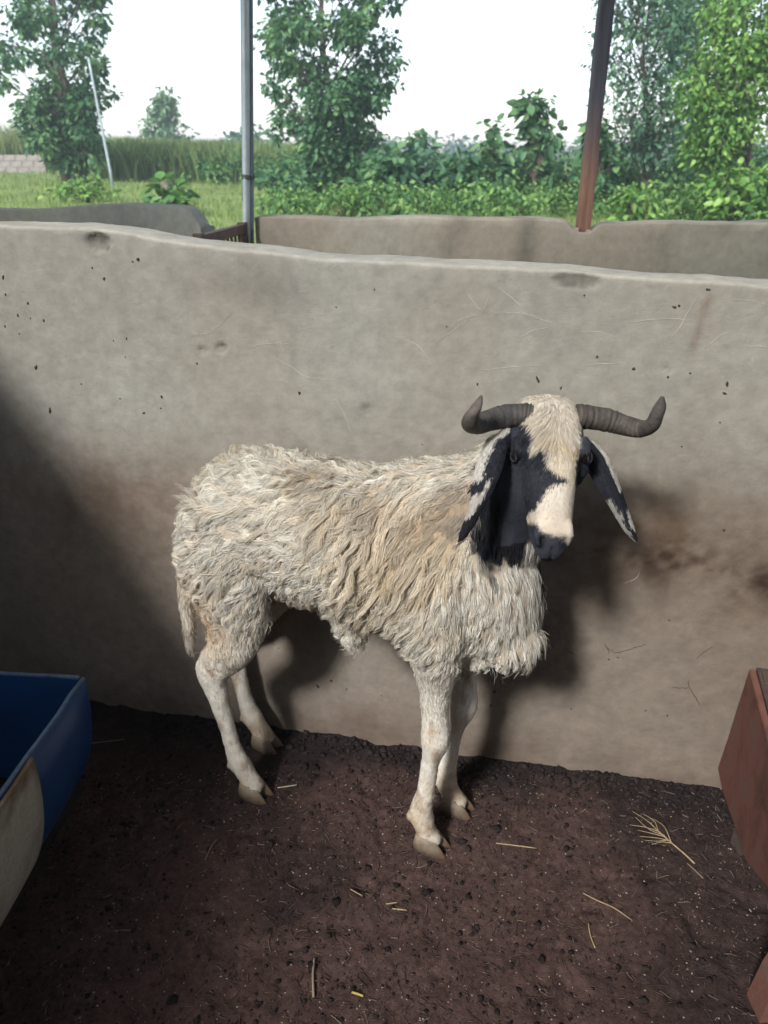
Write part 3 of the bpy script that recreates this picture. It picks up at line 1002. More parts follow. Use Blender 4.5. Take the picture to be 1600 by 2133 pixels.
# lower weeds and seedlings standing in front of the thicket
cl = []
for px in np.arange(560, 2150, 7):
    topy = np.interp(px, [560, 660, 800, 1000, 1200, 1400, 1720], [405, 400, 385, 385, 395, 390, 380]) + rng.normal() * 12
    y = rng.uniform(16.5, 20)
    t = at(px, topy, y); g0_ = float(ground_z(t[0], y))
    for k in range(2):
        z = g0_ + 0.08 + max(t[2] - g0_ - 0.1, 0.1) * (k + rng.random()) / 2
        cl.append((t[0] + rng.normal() * 0.2, y + rng.normal() * 0.3, z, rng.uniform(0.16, 0.34)))
me = foliage(cl, 0.12, [(0.05, 0.13, 0.04), (0.09, 0.20, 0.055), (0.15, 0.28, 0.075), (0.23, 0.36, 0.10)], 400, name='weed_border')
tag(link('weed_border', me, M['leaf']), 'low leafy weeds and seedlings along the grass edge behind the far wall', 'weeds', kind='stuff')

# far tree line, bluish with distance
cl = []
for px in np.arange(-700, 2300, 12):
    y = rng.uniform(95, 140)
    topy = 303 + 8 * math.sin(px * 0.013) + 7 * math.sin(px * 0.031 + 1) + rng.normal() * 4 - (14 if px < 60 else 0)
    t = at(px, topy, y)
    for k in range(3):
        z = 0.3 + (t[2] - 0.3) * (k + rng.random()) / 3
        cl.append((t[0] + rng.normal(), y + rng.normal(), z, rng.uniform(1.2, 2.0)))
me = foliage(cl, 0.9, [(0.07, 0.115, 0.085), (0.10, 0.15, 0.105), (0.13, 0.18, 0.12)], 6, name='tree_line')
tag(link('tree_line', me, M['leaf']), 'hazy distant line of trees along the horizon', 'tree line', kind='stuff')


# grass and maize
def blades(P, h, spread, col, n_per, wd, name):
    n = len(P) * n_per
    base = np.repeat(P, n_per, 0) + np.concatenate([rng.normal(size=(n, 2)) * spread, np.zeros((n, 1))], 1)
    hh = h * rng.uniform(0.5, 1.2, n)
    a = rng.uniform(0, 6.283, n)
    side = np.stack([np.cos(a), np.sin(a), np.zeros(n)], 1) * (wd * rng.uniform(0.6, 1.3, n))[:, None]
    b = rng.uniform(0, 6.283, n); l = hh * rng.uniform(0.1, 0.6, n)
    bend = np.stack([np.cos(b) * l, np.sin(b) * l, np.zeros(n)], 1)
    mid = base + bend * 0.35 + np.array((0, 0, 1.0)) * hh[:, None] * 0.6
    tip = base + bend + np.array((0, 0, 1.0)) * hh[:, None]
    V = np.stack([base - side, base + side, mid + side * 0.8, mid - side * 0.8, tip], 1).reshape(-1, 3)
    o = (np.arange(n) * 5)[:, None]
    Fq = np.concatenate([o + np.array(q) for q in ((0, 1, 2), (0, 2, 3), (3, 2, 4))], 0)
    cols = np.array(col)
    k = rng.random(n)[:, None]
    c = cols[0] * (1 - k) + cols[1] * k
    return np_mesh(name, V, Fq, True, np.repeat(c, 5, 0))


n = 10500
yy = rng.uniform(9, 42, n) ** 1.0
xx = rng.uniform(-0.75, 0.75, n) * yy
P = np.stack([xx, yy, ground_z(xx, yy) - 0.04], 1)
me = blades(P, 0.16, 0.12, [(0.13, 0.20, 0.055), (0.27, 0.33, 0.11)], 4, 0.012, 'field_grass')
tag(link('field_grass', me, M['grass']), 'short bright green grass of the field behind the pens', 'grass', kind='stuff')

n = 2600
px = rng.uniform(230, 620, n)
yy = rng.uniform(29, 48, n)
xx = (px - 800) / FPX * yy * 0.92
P = np.stack([xx, yy, ground_z(xx, yy)], 1)
me = blades(P, 1.2, 0.16, [(0.13, 0.20, 0.075), (0.25, 0.32, 0.12)], 9, 0.04, 'maize_field')
tag(link('maize_field', me, M['grass']), 'tall pale green crop standing beyond the grass on the left', 'crop', kind='stuff')
n = 2600
px = rng.uniform(-650, 200, n)
yy = rng.uniform(36, 60, n)
xx = (px - 800) / FPX * yy * 0.92
P = np.stack([xx, yy, ground_z(xx, yy)], 1)
me = blades(P, 1.7, 0.15, [(0.12, 0.17, 0.06), (0.22, 0.26, 0.10)], 9, 0.035, 'tall_weeds')
tag(link('tall_weeds', me, M['grass']), 'tall yellowish weeds beyond the block wall at far left', 'weeds', kind='stuff')

# ---------------------------------------------------------------- leaning pole, block wall, mound
a = at(232, 368, 24); b = at(184, 120, 24)
mb = MB()
mb.tube([a + (0, 0, -0.4)] + [a + (b - a) * k for k in np.linspace(0.05, 1, 8)], [0.045] + [0.042 - 0.012 * k for k in np.linspace(0, 1, 8)], 8)
V = np.array(mb.v) - (a[0], a[1], 0); mb.v = [tuple(v) for v in V]
o = link('leaning_pole', mb.mesh('leaning_pole', True), M['galv'], None, (a[0], a[1], 0))
tag(o, 'thin pale pole leaning to the left in front of the left tree', 'pole')

bl = at(-90, 322, 33); br = at(92, 322, 33)
bw = thing('block_wall', 'grey concrete block wall at the far left edge of the field', 'wall', (br[0], 33, float(ground_z(br[0], 33)) - 0.1))
bh = br[2] - bw.location.z
L_ = br[0] - bl[0]
bl_me = MB().box((0, 0, 0), (0.435, 0.2, 0.205)).mesh('block')
bl_hf = MB().box((0, 0, 0), (0.21, 0.2, 0.205)).mesh('block')
rows = int(bh / 0.225) + 1
for r in range(rows):
    z = bh - 0.11 - r * 0.225
    x = -0.005 - (0.0 if r % 2 else 0.225)
    if r % 2 == 0:
        o = link('block', bl_hf, M['block'], bw, (-0.11, 0, z))
    while x > -L_:
        link('block', bl_me, M['block'], bw, (x - 0.2225, rng.normal() * 0.006, z))
        x -= 0.45
mb = MB(); mb.box((-L_ / 2, 0.0, bh / 2 - 0.13), (L_, 0.15, bh + 0.2)); link('mortar', mb.mesh('mortar'), M['block'], bw)

mp = at(350, 385, 19)
mb = MB(); rs = []
for k, (z, r) in enumerate(((-0.1, 0.34), (0.12, 0.30), (0.26, 0.24), (0.36, 0.15), (0.41, 0.05))):
    rs.append([(r * math.cos(t) * (1 + 0.2 * math.sin(3 * t + k)), r * math.sin(t), z + 0.03 * math.sin(2 * t)) for t in np.linspace(0, 2 * math.pi, 13)[:-1]])
mb.rings(rs)
tag(link('earth_mound', mb.mesh('earth_mound', True), M['bark'], None, (mp[0] - 0.05, 19.3, float(ground_z(mp[0], 19.3)) + 0.1)), 'small brown earth mound behind the broad-leaved plant', 'mound')

# ================================================================ TROUGHS
DEEP = 1.28


def sec(r, a, y, r0):
    c, s_ = math.cos(a), math.sin(a)
    return (r * math.copysign(abs(c) ** 0.8, c), y, r0 * DEEP + r * DEEP * math.copysign(abs(s_) ** 0.8, s_))


def half_drum(L, r, th, y0=0.0, n=24, close_ends=True):
    """half cylinder trough along +Y from y0, rim at z = r, with end walls"""
    V, F = [], []
    ang = np.linspace(math.pi, 2 * math.pi, n + 1)
    ys = [y0, y0 + L]
    st = np.linspace(0, 1, 13)
    mb = MB()
    rows = []
    for s in st:
        y = y0 + L * s
        bulge = 1 + 0.012 * math.sin(s * math.pi * 3)
        rr = [sec(r * bulge, a, y, r) for a in ang]
        ri = [sec(r * bulge - th, a, y, r) for a in ang[::-1]]
        rows.append(rr + ri)
    mb.rings(rows, closed_caps=False)
    m = len(rows[0])
    # annular end strips
    for e, s in ((0, 1), (len(rows) - 1, -1)):
        for i in range(n):
            q = [e * m + i, e * m + i + 1, e * m + m - 2 - i, e * m + m - 1 - i]
            mb.f.append(q if s > 0 else q[::-1])
    return mb


def end_plate(r, y, th, n=24):
    ang = np.linspace(math.pi, 2 * math.pi, n + 1)
    A = [sec(r, a, y, r) for a in ang]
    B = [sec(r, a, y + th, r) for a in ang]
    mb = MB()
    m = n + 1
    mb.add(A + B, [list(range(m))[::-1], list(range(m, 2 * m))] + [[i, (i + 1) % m, m + (i + 1) % m, m + i] for i in range(m)])
    return mb


cA = atz(176, 1407, 0.405); cB = atz(30, 1610, 0.405)
ax = nrmz(cB - cA); az = math.atan2(ax[1], ax[0]) - math.pi / 2      # local +Y runs from the corner towards the camera
bt = thing('drum_trough', 'blue plastic drum cut in half lengthwise as a trough, in the dark left corner', 'trough', (0, 0, 0))
rB = 0.298
# local +Y along ax; rim edge nearest the ram at local x = +-r
sidev = np.array((ax[1], -ax[0], 0)) * 1.0                             # local +X
sgn = -1.0 if sidev[0] > 0 else 1.0                                    # the drum lies to the left of the rim line
cen = cA + sidev * sgn * rB
bt.location = (cen[0], cen[1], 0.015); bt.rotation_euler = (0, 0, az)
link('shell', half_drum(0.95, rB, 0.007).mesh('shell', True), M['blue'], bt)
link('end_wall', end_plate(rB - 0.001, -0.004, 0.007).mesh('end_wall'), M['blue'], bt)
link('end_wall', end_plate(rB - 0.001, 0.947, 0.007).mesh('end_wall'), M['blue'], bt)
mb = MB()
for x in (-rB + 0.0035, rB - 0.0035):
    mb.tube([(x + 0.001 * math.sin(k * 2.3), y, rB * DEEP + 0.0015 + 0.0015 * math.sin(k * 1.7)) for k, y in enumerate(np.linspace(0, 0.95, 18))], [0.0042] * 18, 8)
mb.tube([(x, -0.001, rB * DEEP + 0.0015 + 0.001 * math.sin(k * 1.9)) for k, x in enumerate(np.linspace(-rB + 0.012, rB - 0.012, 12))], [0.0042] * 12, 8)
link('cut_rim', mb.mesh('cut_rim', True), M['blue_rim'], bt)

yo = float(np.linalg.norm(atz(60, 1572, 0.405) - cA))
ct = thing('drum_trough', 'dirty cream half drum fitted round the near end of the blue trough', 'trough', (0, 0, 0))
c2 = cen + ax * yo
ct.location = (c2[0], c2[1], 0.004); ct.rotation_euler = (0, 0, az)
rC = 0.309
hdm = half_drum(0.75, rC, 0.008, n=40)
me = hdm.mesh('shell', True)
V = np.array(hdm.v)
bmq = bmesh.new(); bmq.from_mesh(me); bmesh.ops.subdivide_edges(bmq, edges=bmq.edges[:], cuts=2, use_grid_fill=True); bmq.to_mesh(me); bmq.free()
me.polygons.foreach_set('use_smooth', np.ones(len(me.polygons), bool))
V = np.empty(len(me.vertices) * 3, dtype=np.float32); me.vertices.foreach_get('co', V); V = V.reshape(-1, 3).astype(float)
nn = fbm(V, 28, 4, 191); n2 = fbm(V * [1, 1, 0.5], 90, 3, 192)
mudk = sstep(V[:, 2] / (rC * DEEP) + 0.14 * nn + 0.05 * n2, 0.90, 1.0)[:, None]
streak = np.clip(fbm(V * [1, 1, 0.25], 40, 3, 193) * 2 - 0.2, 0, 1)[:, None]
c = np.array((0.46, 0.42, 0.34)) * (1 + 0.15 * n2[:, None]) * (1 - 0.35 * streak)
c = c * (1 - mudk) + np.array((0.17, 0.115, 0.07)) * (1 + 0.5 * n2[:, None]) * mudk
set_col(me, np.clip(c, 0.01, 1))
link('shell', me, M['cream'], ct)

# near-black layer added to paint the shade inside the blue drum
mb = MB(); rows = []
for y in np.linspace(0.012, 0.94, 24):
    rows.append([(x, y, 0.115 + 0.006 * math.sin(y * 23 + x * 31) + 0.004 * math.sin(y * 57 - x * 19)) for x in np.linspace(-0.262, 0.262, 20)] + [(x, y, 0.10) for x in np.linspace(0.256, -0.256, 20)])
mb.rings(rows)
link('shade_fill', mb.mesh('shade_fill', True), M['inner_shade'], bt)

# ---------------------------------------------------------------- rusty trough at the right
ft = thing('metal_trough', 'rusty red-brown metal feed trough on dark legs at the right edge', 'trough', (0, 0, 0))
q0 = atz(1562, 1392, 0.42); q1 = atz(1601, 1547, 0.42)
pd = nrmz(q1 - q0); pn = np.array((-pd[1], pd[0], 0.0))                # pn points away from the ram
if pn[0] < 0:
    pn = -pn


def on_panel(px, py):
    r = ray(px, py)
    t = ((q0 - np.array((0, 0, EYE))) @ pn) / (r @ pn)
    return r * t + np.array((0, 0, EYE))


ol = [(1561, 1393), (1549, 1432), (1536, 1472), (1517, 1535), (1495, 1600), (1503, 1640), (1519, 1690), (1534, 1728), (1548, 1762), (1552, 1790), (1577, 1823), (1602, 1853)]
pl = [on_panel(*q) for q in ol]
kk = (pl[-1] - q0) @ pd
pl.append(q0 + pd * (kk + 0.25) + (0, 0, pl[-1][2] - 0.42 + 0.02)); pl.append(q0 + pd * (kk + 0.25))
for k in (0.45, 0.3, 0.2, 0.1):
    pl.append(q0 + pd * k + (0, 0, 0.002 * math.sin(k * 50)))
pl = np.array(pl)
bm = bmesh.new()
fv = [bm.verts.new(p) for p in pl]
f = bm.faces.new(fv)
ex = bmesh.ops.extrude_face_region(bm, geom=[f])
bmesh.ops.translate(bm, vec=Vector(pn * 0.012), verts=[v for v in ex['geom'] if isinstance(v, bmesh.types.BMVert)])
bmesh.ops.recalc_face_normals(bm, faces=bm.faces)
bmesh.ops.bevel(bm, geom=[e for e in bm.edges if e.calc_length() > 0.001 and abs((e.verts[0].co - e.verts[1].co).normalized().dot(Vector(pn))) < 0.5], offset=0.0018, segments=2, affect='EDGES')
bmesh.ops.triangulate(bm, faces=bm.faces)
me = bpy.data.meshes.new('side_panel'); bm.to_mesh(me); bm.free()
link('side_panel', me, M['rust'], ft)
mb = MB()
a_ = q0 + (0, 0, 0.002)
e_ = [a_ - pd * 0.004 + pn * 0.013, a_ + pd * 0.62 + pn * 0.013, a_ + pd * 0.62 + pn * 0.30, a_ - pd * 0.004 + pn * 0.30]
V = [p for p in e_] + [p - np.array((0, 0, 0.022)) for p in e_]
mb.add(V, [[0, 1, 2, 3], [7, 6, 5, 4], [0, 4, 5, 1], [1, 5, 6, 2], [2, 6, 7, 3], [3, 7, 4, 0]])
link('top_board', mb.mesh('top_board'), M['rust_dark'], ft)
for k in (0.03, 0.30, 0.52):
    mb = MB(); c_ = q0 + pd * k + pn * 0.155; mb.box((c_[0], c_[1], 0.421), (0.27, 0.035, 0.012), math.atan2(pn[1], pn[0]), 0.002)
    link('batten', mb.mesh('batten'), M['rust_dark'], ft)
lg = atz(1532, 1778, 0.0)
mb = MB(); mb.box((lg[0] + 0.018, lg[1] + 0.012, 0.195), (0.032, 0.03, 0.40), 0.2, 0.002)
link('leg', mb.mesh('leg'), M['rust_dark'], ft)
lg2 = atz(1572, 2112, 0.0)
mb = MB()
rs = []
for z, o_, wd in ((0.0, 0.0, 0.05), (0.09, 0.006, 0.046), (0.2, 0.022, 0.04), (0.32, 0.04, 0.034)):
    x, y = lg2[0] + 0.026 + o_, lg2[1] + 0.01
    rs.append([(x - wd / 2, y - wd / 2, z), (x + wd / 2, y - wd / 2, z), (x + wd / 2, y + wd / 2, z), (x - wd / 2, y + wd / 2, z)])
mb.rings(rs)
link('leg', mb.mesh('leg'), M['rust'], ft)

# ================================================================ RAM
P0 = np.array((-0.09, 1.33, 0.0)); FW = np.array((0.9247, -0.3807, 0.0)); LT = np.array((0.3807, 0.9247, 0.0))
ram = thing('ram', 'white woolly ram with black-patched face and curled horns standing by the wall', 'ram', P0, math.atan2(FW[1], FW[0]))


def W2L(p):
    q = np.asarray(p, float) - P0
    return np.stack([q @ FW, q @ LT, q[..., 2]], -1)


# head frame in ram space
psi = R(-2); tau = R(58)
hh_ = np.array((math.sin(psi), -math.cos(psi), 0.0))
Dw = hh_ * math.cos(tau) - np.array((0, 0, 1.0)) * math.sin(tau)
Nw = hh_ * math.sin(tau) + np.array((0, 0, 1.0)) * math.cos(tau)
Sw = np.array((math.cos(psi), math.sin(psi), 0.0))
ROT = np.stack([FW, LT, np.array((0, 0, 1.0))])
HD, HN, HS = ROT @ Dw, ROT @ Nw, ROT @ Sw
H0 = W2L(np.array((0.262, 1.15, 0.995)))


def hp(l, s, n):
    return H0 + HD * l * 0.885 + HS * s + HN * n


def head_coords(P):
    q = P - H0
    return q @ HD / 0.885, q @ HS, q @ HN


body = MB()


def leg_tube(pts, n=20):
    P = spline(np.array(pts, float), 4)
    body.tube(P[:, :3], [(max(r[0], 0.004), max(r[1], 0.004)) for r in P[:, 3:5]], n, (1, 0, 0))


# trunk
tr = np.array([(-0.312, 0.657, 0.025, 0.035), (-0.297, 0.666, 0.060, 0.078), (-0.268, 0.675, 0.092, 0.108), (-0.222, 0.684, 0.114, 0.124), (-0.15, 0.688, 0.126, 0.126),
               (-0.05, 0.682, 0.138, 0.134), (0.05, 0.672, 0.145, 0.143), (0.15, 0.667, 0.144, 0.151), (0.23, 0.664, 0.134, 0.155), (0.30, 0.648, 0.113, 0.148),
               (0.355, 0.624, 0.084, 0.118), (0.385, 0.608, 0.05, 0.08), (0.397, 0.602, 0.02, 0.04)])
tr = spline(tr, 3)
rs = []
for (u, z, hw, hh) in tr:
    t = np.arange(32) * 2 * math.pi / 32
    sq = 1 + 0.0 * t
    rs.append(np.stack([np.full(32, u), np.cos(t) * hw, z + np.sin(t) * hh * np.where(np.sin(t) > 0, 1.0, 1.0)], 1))
body.rings(rs)
# neck
P = spline(np.array([(0.17, 0, 0.70, 0.15, 0.11), (0.26, 0.0, 0.755, 0.125, 0.095), (0.325, -0.008, 0.82, 0.095, 0.075), (0.362, -0.018, 0.885, 0.076, 0.062), (0.385, -0.028, 0.935, 0.06, 0.055)]), 4)
body.tube(P[:, :3], [(r[0], r[1]) for r in P[:, 3:5]], 24, (1, 0, 0))
# legs  (u, y = left, z, fore-aft radius, side radius); the near side is the ram's right (y < 0)
for sg, du, dl in ((-1, 0.0, 0.0), (1, -0.03, -0.058)):
    leg_tube([(-0.20, sg * 0.072, 0.74, 0.085, 0.048), (-0.205, sg * 0.082, 0.66, 0.100, 0.056), (-0.203, sg * 0.088, 0.57, 0.092, 0.052), (-0.193 + du * 0.5, sg * 0.088, 0.49, 0.070, 0.042),
              (-0.215 + du, sg * 0.086, 0.41, 0.050, 0.034), (-0.257 + du, sg * 0.08, 0.355, 0.040, 0.026), (-0.275 + dl, sg * 0.077, 0.315, 0.037, 0.023), (-0.268 + dl, sg * 0.076, 0.268, 0.0265, 0.0195),
              (-0.256 + dl, sg * 0.075, 0.20, 0.0205, 0.0165), (-0.242 + dl, sg * 0.075, 0.125, 0.0205, 0.017), (-0.230 + dl, sg * 0.075, 0.088, 0.026, 0.022),
              (-0.212 + dl, sg * 0.075, 0.055, 0.0235, 0.021), (-0.200 + dl, sg * 0.075, 0.030, 0.027, 0.024), (-0.196 + dl, sg * 0.075, 0.018, 0.027, 0.023)])
    # point of hock
    leg_tube([(-0.255 + du, sg * 0.081, 0.40, 0.012, 0.010), (-0.292 + dl, sg * 0.078, 0.345, 0.016, 0.014), (-0.300 + dl, sg * 0.077, 0.325, 0.013, 0.012), (-0.288 + dl, sg * 0.077, 0.28, 0.008, 0.009)])
    leg_tube([(-0.235 + dl, sg * 0.075, 0.092, 0.008, 0.018), (-0.252 + dl, sg * 0.075, 0.078, 0.008, 0.016), (-0.256 + dl, sg * 0.075, 0.068, 0.004, 0.012)])
for sg, du in ((-1, 0.0), (1, 0.02)):
    leg_tube([(0.215, sg * 0.085, 0.70, 0.085, 0.045), (0.225, sg * 0.092, 0.60, 0.075, 0.05), (0.232, sg * 0.082, 0.515, 0.052, 0.040), (0.230 + du, sg * 0.068, 0.44, 0.0335, 0.027),
              (0.230 + du, sg * 0.063, 0.37, 0.0265, 0.0225), (0.233 + du, sg * 0.061, 0.318, 0.0285, 0.0265), (0.232 + du, sg * 0.06, 0.288, 0.0285, 0.0265), (0.224 + du * 0.8, sg * 0.06, 0.240, 0.0190, 0.0170),
              (0.216 + du * 0.6, sg * 0.06, 0.16, 0.0185, 0.016), (0.208 + du * 0.6, sg * 0.06, 0.105, 0.024, 0.021), (0.209 + du * 0.6, sg * 0.06, 0.08, 0.0265, 0.023),
              (0.217 + du * 0.8, sg * 0.06, 0.05, 0.0225, 0.021), (0.225 + du, sg * 0.06, 0.028, 0.0275, 0.024), (0.228 + du, sg * 0.06, 0.017, 0.0275, 0.023)])
    leg_tube([(0.200 + du * 0.6, sg * 0.06, 0.092, 0.008, 0.018), (0.184 + du * 0.6, sg * 0.06, 0.080, 0.008, 0.016), (0.180 + du * 0.6, sg * 0.06, 0.070, 0.004, 0.012)])
# brisket fold and sheath
body.tube(spline([(0.22, -0.01, 0.535), (0.29, -0.015, 0.518), (0.35, -0.02, 0.535), (0.385, -0.01, 0.58)], 4), np.interp(np.linspace(0, 1, 13), [0, 0.4, 0.8, 1], [0.03, 0.048, 0.05, 0.03]), 16)
body.tube(spline([(0.0, -0.02, 0.55), (0.03, -0.03, 0.52), (0.05, -0.035, 0.488), (0.055, -0.036, 0.452)], 4), np.interp(np.linspace(0, 1, 13), [0, 0.5, 0.9, 1], [0.035, 0.03, 0.014, 0.008]), 14)
# tail
body.tube(spline([(-0.28, 0.0, 0.71), (-0.325, 0.0, 0.655), (-0.352, -0.012, 0.56), (-0.362, -0.022, 0.47), (-0.362, -0.026, 0.40), (-0.364, -0.026, 0.325)], 4),
          np.interp(np.linspace(0, 1, 21), [0, 0.25, 0.6, 0.9, 1], [0.032, 0.024, 0.016, 0.013, 0.008]), 12)
# head: stations (l, half width, front, back)
hd = np.array([(-0.030, 0.030, -0.050, 0.085), (-0.018, 0.045, -0.022, 0.108), (0.0, 0.053, -0.006, 0.118), (0.03, 0.0570, 0.004, 0.122), (0.065, 0.0575, 0.007, 0.125), (0.095, 0.0525, 0.011, 0.120),
               (0.13, 0.0445, 0.015, 0.104), (0.165, 0.0375, 0.015, 0.084), (0.20, 0.0330, 0.011, 0.068), (0.228, 0.0310, 0.004, 0.060), (0.248, 0.0275, -0.007, 0.055), (0.264, 0.0195, -0.021, 0.049), (0.272, 0.008, -0.031, 0.042)])
hd = spline(hd, 3)
rs = []
for (l, ws, nf, nb) in hd:
    t = np.arange(36) * 2 * math.pi / 36
    e = 0.78
    cx = np.sign(np.cos(t)) * abs(np.cos(t)) ** e
    sx_ = np.sign(np.sin(t)) * abs(np.sin(t)) ** e
    taper = np.where(sx_ < 0, 1 - 0.22 * np.clip(-sx_, 0, 1), 1 - 0.10 * np.clip(sx_, 0, 1))
    c = (nf - nb) / 2; hh = (nf + nb) / 2
    rs.append([hp(l, ws * cx[i] * taper[i], c + hh * sx_[i]) for i in range(36)])
body.rings(rs)
for sg in (-1, 1):
    # brow ridge, cheek, nostril wing, lips
    body.tube([hp(0.056, sg * 0.046, -0.004), hp(0.072, sg * 0.0545, -0.008), hp(0.090, sg * 0.053, -0.008)], [0.007, 0.0085, 0.006], 10)
    body.tube([hp(0.085, sg * 0.049, -0.03), hp(0.105, sg * 0.050, -0.045), hp(0.13, sg * 0.043, -0.055)], [0.012, 0.016, 0.010], 12)
    body.tube([hp(0.208, sg * 0.021, 0.000), hp(0.230, sg * 0.0225, -0.005), hp(0.248, sg * 0.018, -0.012)], [0.008, 0.0098, 0.0075], 12)
    body.tube([hp(0.19, sg * 0.026, -0.046), hp(0.228, sg * 0.022, -0.044), hp(0.262, sg * 0.008, -0.037)], [0.010, 0.0105, 0.009], 12)
body.tube([hp(0.20, 0, -0.060), hp(0.240, 0, -0.062), hp(0.270, 0, -0.052)], [0.018, 0.0205, 0.012], 14)

tmp = bpy.data.objects.new('tmp', body.mesh('tmp', True))
C.objects.link(tmp)
md = tmp.modifiers.new('r', 'REMESH'); md.mode = 'VOXEL'; md.voxel_size = 0.005; md.use_smooth_shade = True
ms = tmp.modifiers.new('s', 'SMOOTH'); ms.factor = 0.5; ms.iterations = 5
dg = bpy.context.evaluated_depsgraph_get()
bme = bpy.data.meshes.new_from_object(tmp.evaluated_get(dg))
bpy.data.objects.remove(tmp, do_unlink=True)
bme.name = 'ram_body'
nv = len(bme.vertices)
BV = np.empty(nv * 3, dtype=np.float32); bme.vertices.foreach_get('co', BV); BV = BV.reshape(-1, 3).astype(float)
BN = np.empty(nv * 3, dtype=np.float32); bme.vertices.foreach_get('normal', BN); BN = BN.reshape(-1, 3).astype(float)

# sculpt nostrils and mouth line
l, s, n = head_coords(BV)
onhead = (l > -0.03) & (n > -0.14) & (abs(s) < 0.08) & (BV[:, 2] > 0.74)
nos = np.exp(-((l - 0.243 + 0.25 * (abs(s) - 0.018)) / 0.009) ** 2 - ((abs(s) - 0.0165) / 0.005) ** 2) * (n > -0.045) * onhead
mth = np.exp(-((n + 0.050 - 0.1 * (l - 0.25)) / 0.0045) ** 2) * sstep(l, 0.19, 0.205) * onhead
phil = np.exp(-(s / 0.003) ** 2) * sstep(l, 0.245, 0.255) * (n > -0.045) * onhead
BV = BV - BN * (0.011 * nos + 0.006 * mth + 0.004 * phil)[:, None]
# tendons, wrinkles
legz = (BV[:, 2] < 0.44)
BV = BV + BN * (0.0022 * fbm(BV * [1, 1, 0.5], 38, 3, 101) * legz + 0.0012 * fbm(BV, 70, 2, 102) * ~onhead)[:, None]
bme.vertices.foreach_set('co', BV.astype(np.float32).ravel())
bme.update()
bme.vertices.foreach_get('normal', (tmpn := np.empty(nv * 3, dtype=np.float32)))
BN = tmpn.reshape(-1, 3).astype(float)

# ---- coat colours
FACE_W = [(1086, 832), (1232, 832), (1230, 868), (1214, 888), (1206, 930), (1204, 985), (1206, 1020), (1206, 1090), (1200, 1118), (1190, 1136), (1182, 1128), (1165, 1118), (1142, 1118), (1128, 1105),
          (1118, 1092), (1106, 1080), (1096, 1072), (1118, 1062), (1130, 1038), (1142, 1022), (1158, 1012), (1188, 1006), (1184, 996), (1166, 992), (1150, 982), (1140, 964),
          (1141, 946), (1152, 936), (1138, 931), (1124, 934), (1107, 943), (1112, 924), (1120, 902), (1110, 880), (1092, 858)]
FACE_W = np.array([((x - 1157) * 0.00072, (y - 832) * 0.00081) for x, y in FACE_W])


def in_poly(x, y, poly):
    ins = np.zeros(len(x), bool)
    j = len(poly) - 1
    for i in range(len(poly)):
        xi, yi = poly[i]; xj, yj = poly[j]
        c = ((yi > y) != (yj > y)) & (x < (xj - xi) * (y - yi) / (yj - yi + 1e-12) + xi)
        ins ^= c
        j = i
    return ins


WHITE = np.array((0.79, 0.755, 0.68)); BLACK = np.array((0.024, 0.026, 0.034))


def neck_black(P):
    """black throat patch below the cheeks"""
    x, y, z = P[:, 0], P[:, 1], P[:, 2]
    nn = fbm(P, 30, 3, 111)
    d = np.hypot((x - 0.345 - 0.10 * (z - 0.82)) / 0.060, (z - 0.835) / 0.118) + 0.22 * nn
    d2 = np.hypot((x - 0.40) / 0.045, (z - 0.70) / 0.05) + 0.2 * nn + (y < 0.005) * 2
    return sstep(1.0 - np.where((y < 0.03) | (z > 0.8), d, 9), -0.06, 0.10).clip(0, 1) + 0 * d2, sstep(1.0 - d2, -0.1, 0.1)


def coat(P):
    x, y, z = P[:, 0], P[:, 1], P[:, 2]
    n1 = fbm(P, 9, 3, 121); n2 = fbm(P, 26, 3, 122); n3 = fbm(P, 60, 2, 123)
    c = np.tile(WHITE, (len(P), 1)) * (1 + 0.10 * n2)[:, None]
    def tint(k, mul):
        nonlocal c
        k = np.clip(k, 0, 1)[:, None]
        c = c * (1 - k * (1 - np.array(mul)))
    tint(0.7 * sstep(n1, 0.0, 0.5) * (z > 0.4), (0.96, 0.91, 0.83))                                # yellowed wool
    crest = np.exp(-(y / 0.028) ** 2) * sstep(x, -0.12, 0.0)
    tint((sstep(fbm(P, 7, 3, 124), -0.12, 0.35) * sstep(z, 0.70, 0.79)) * (1 - crest), (0.68, 0.62, 0.57))      # greyer along the back
    tint(np.exp(-((x - 0.17) / 0.10) ** 2 - ((z - 0.72) / 0.09) ** 2) * (0.5 + 1.2 * n1), (0.95, 0.885, 0.79))
    tint(np.exp(-((x + 0.28) / 0.07) ** 2 - ((z - 0.50) / 0.09) ** 2) * (0.7 + 1.2 * n2), (0.82, 0.60, 0.44))   # rusty stain on the thigh
    tint(sstep(0.14 - z, 0, 0.12) * (0.6 + n2), (0.68, 0.56, 0.44))                           # soiled feet
    tint(sstep(0.44 - z, 0, 0.2) * (0.25 + 1.2 * n2), (0.78, 0.71, 0.63))
    tint(sstep(0.44 - z, 0, 0.05) * np.clip(3 * fbm(P * [1, 1, 0.6], 34, 3, 125) - 0.3, 0, 1), (0.66, 0.57, 0.49))
    a, b = neck_black(P)
    k = np.maximum(a, b)[:, None]
    c = c * (1 - k) + BLACK * k
    return c


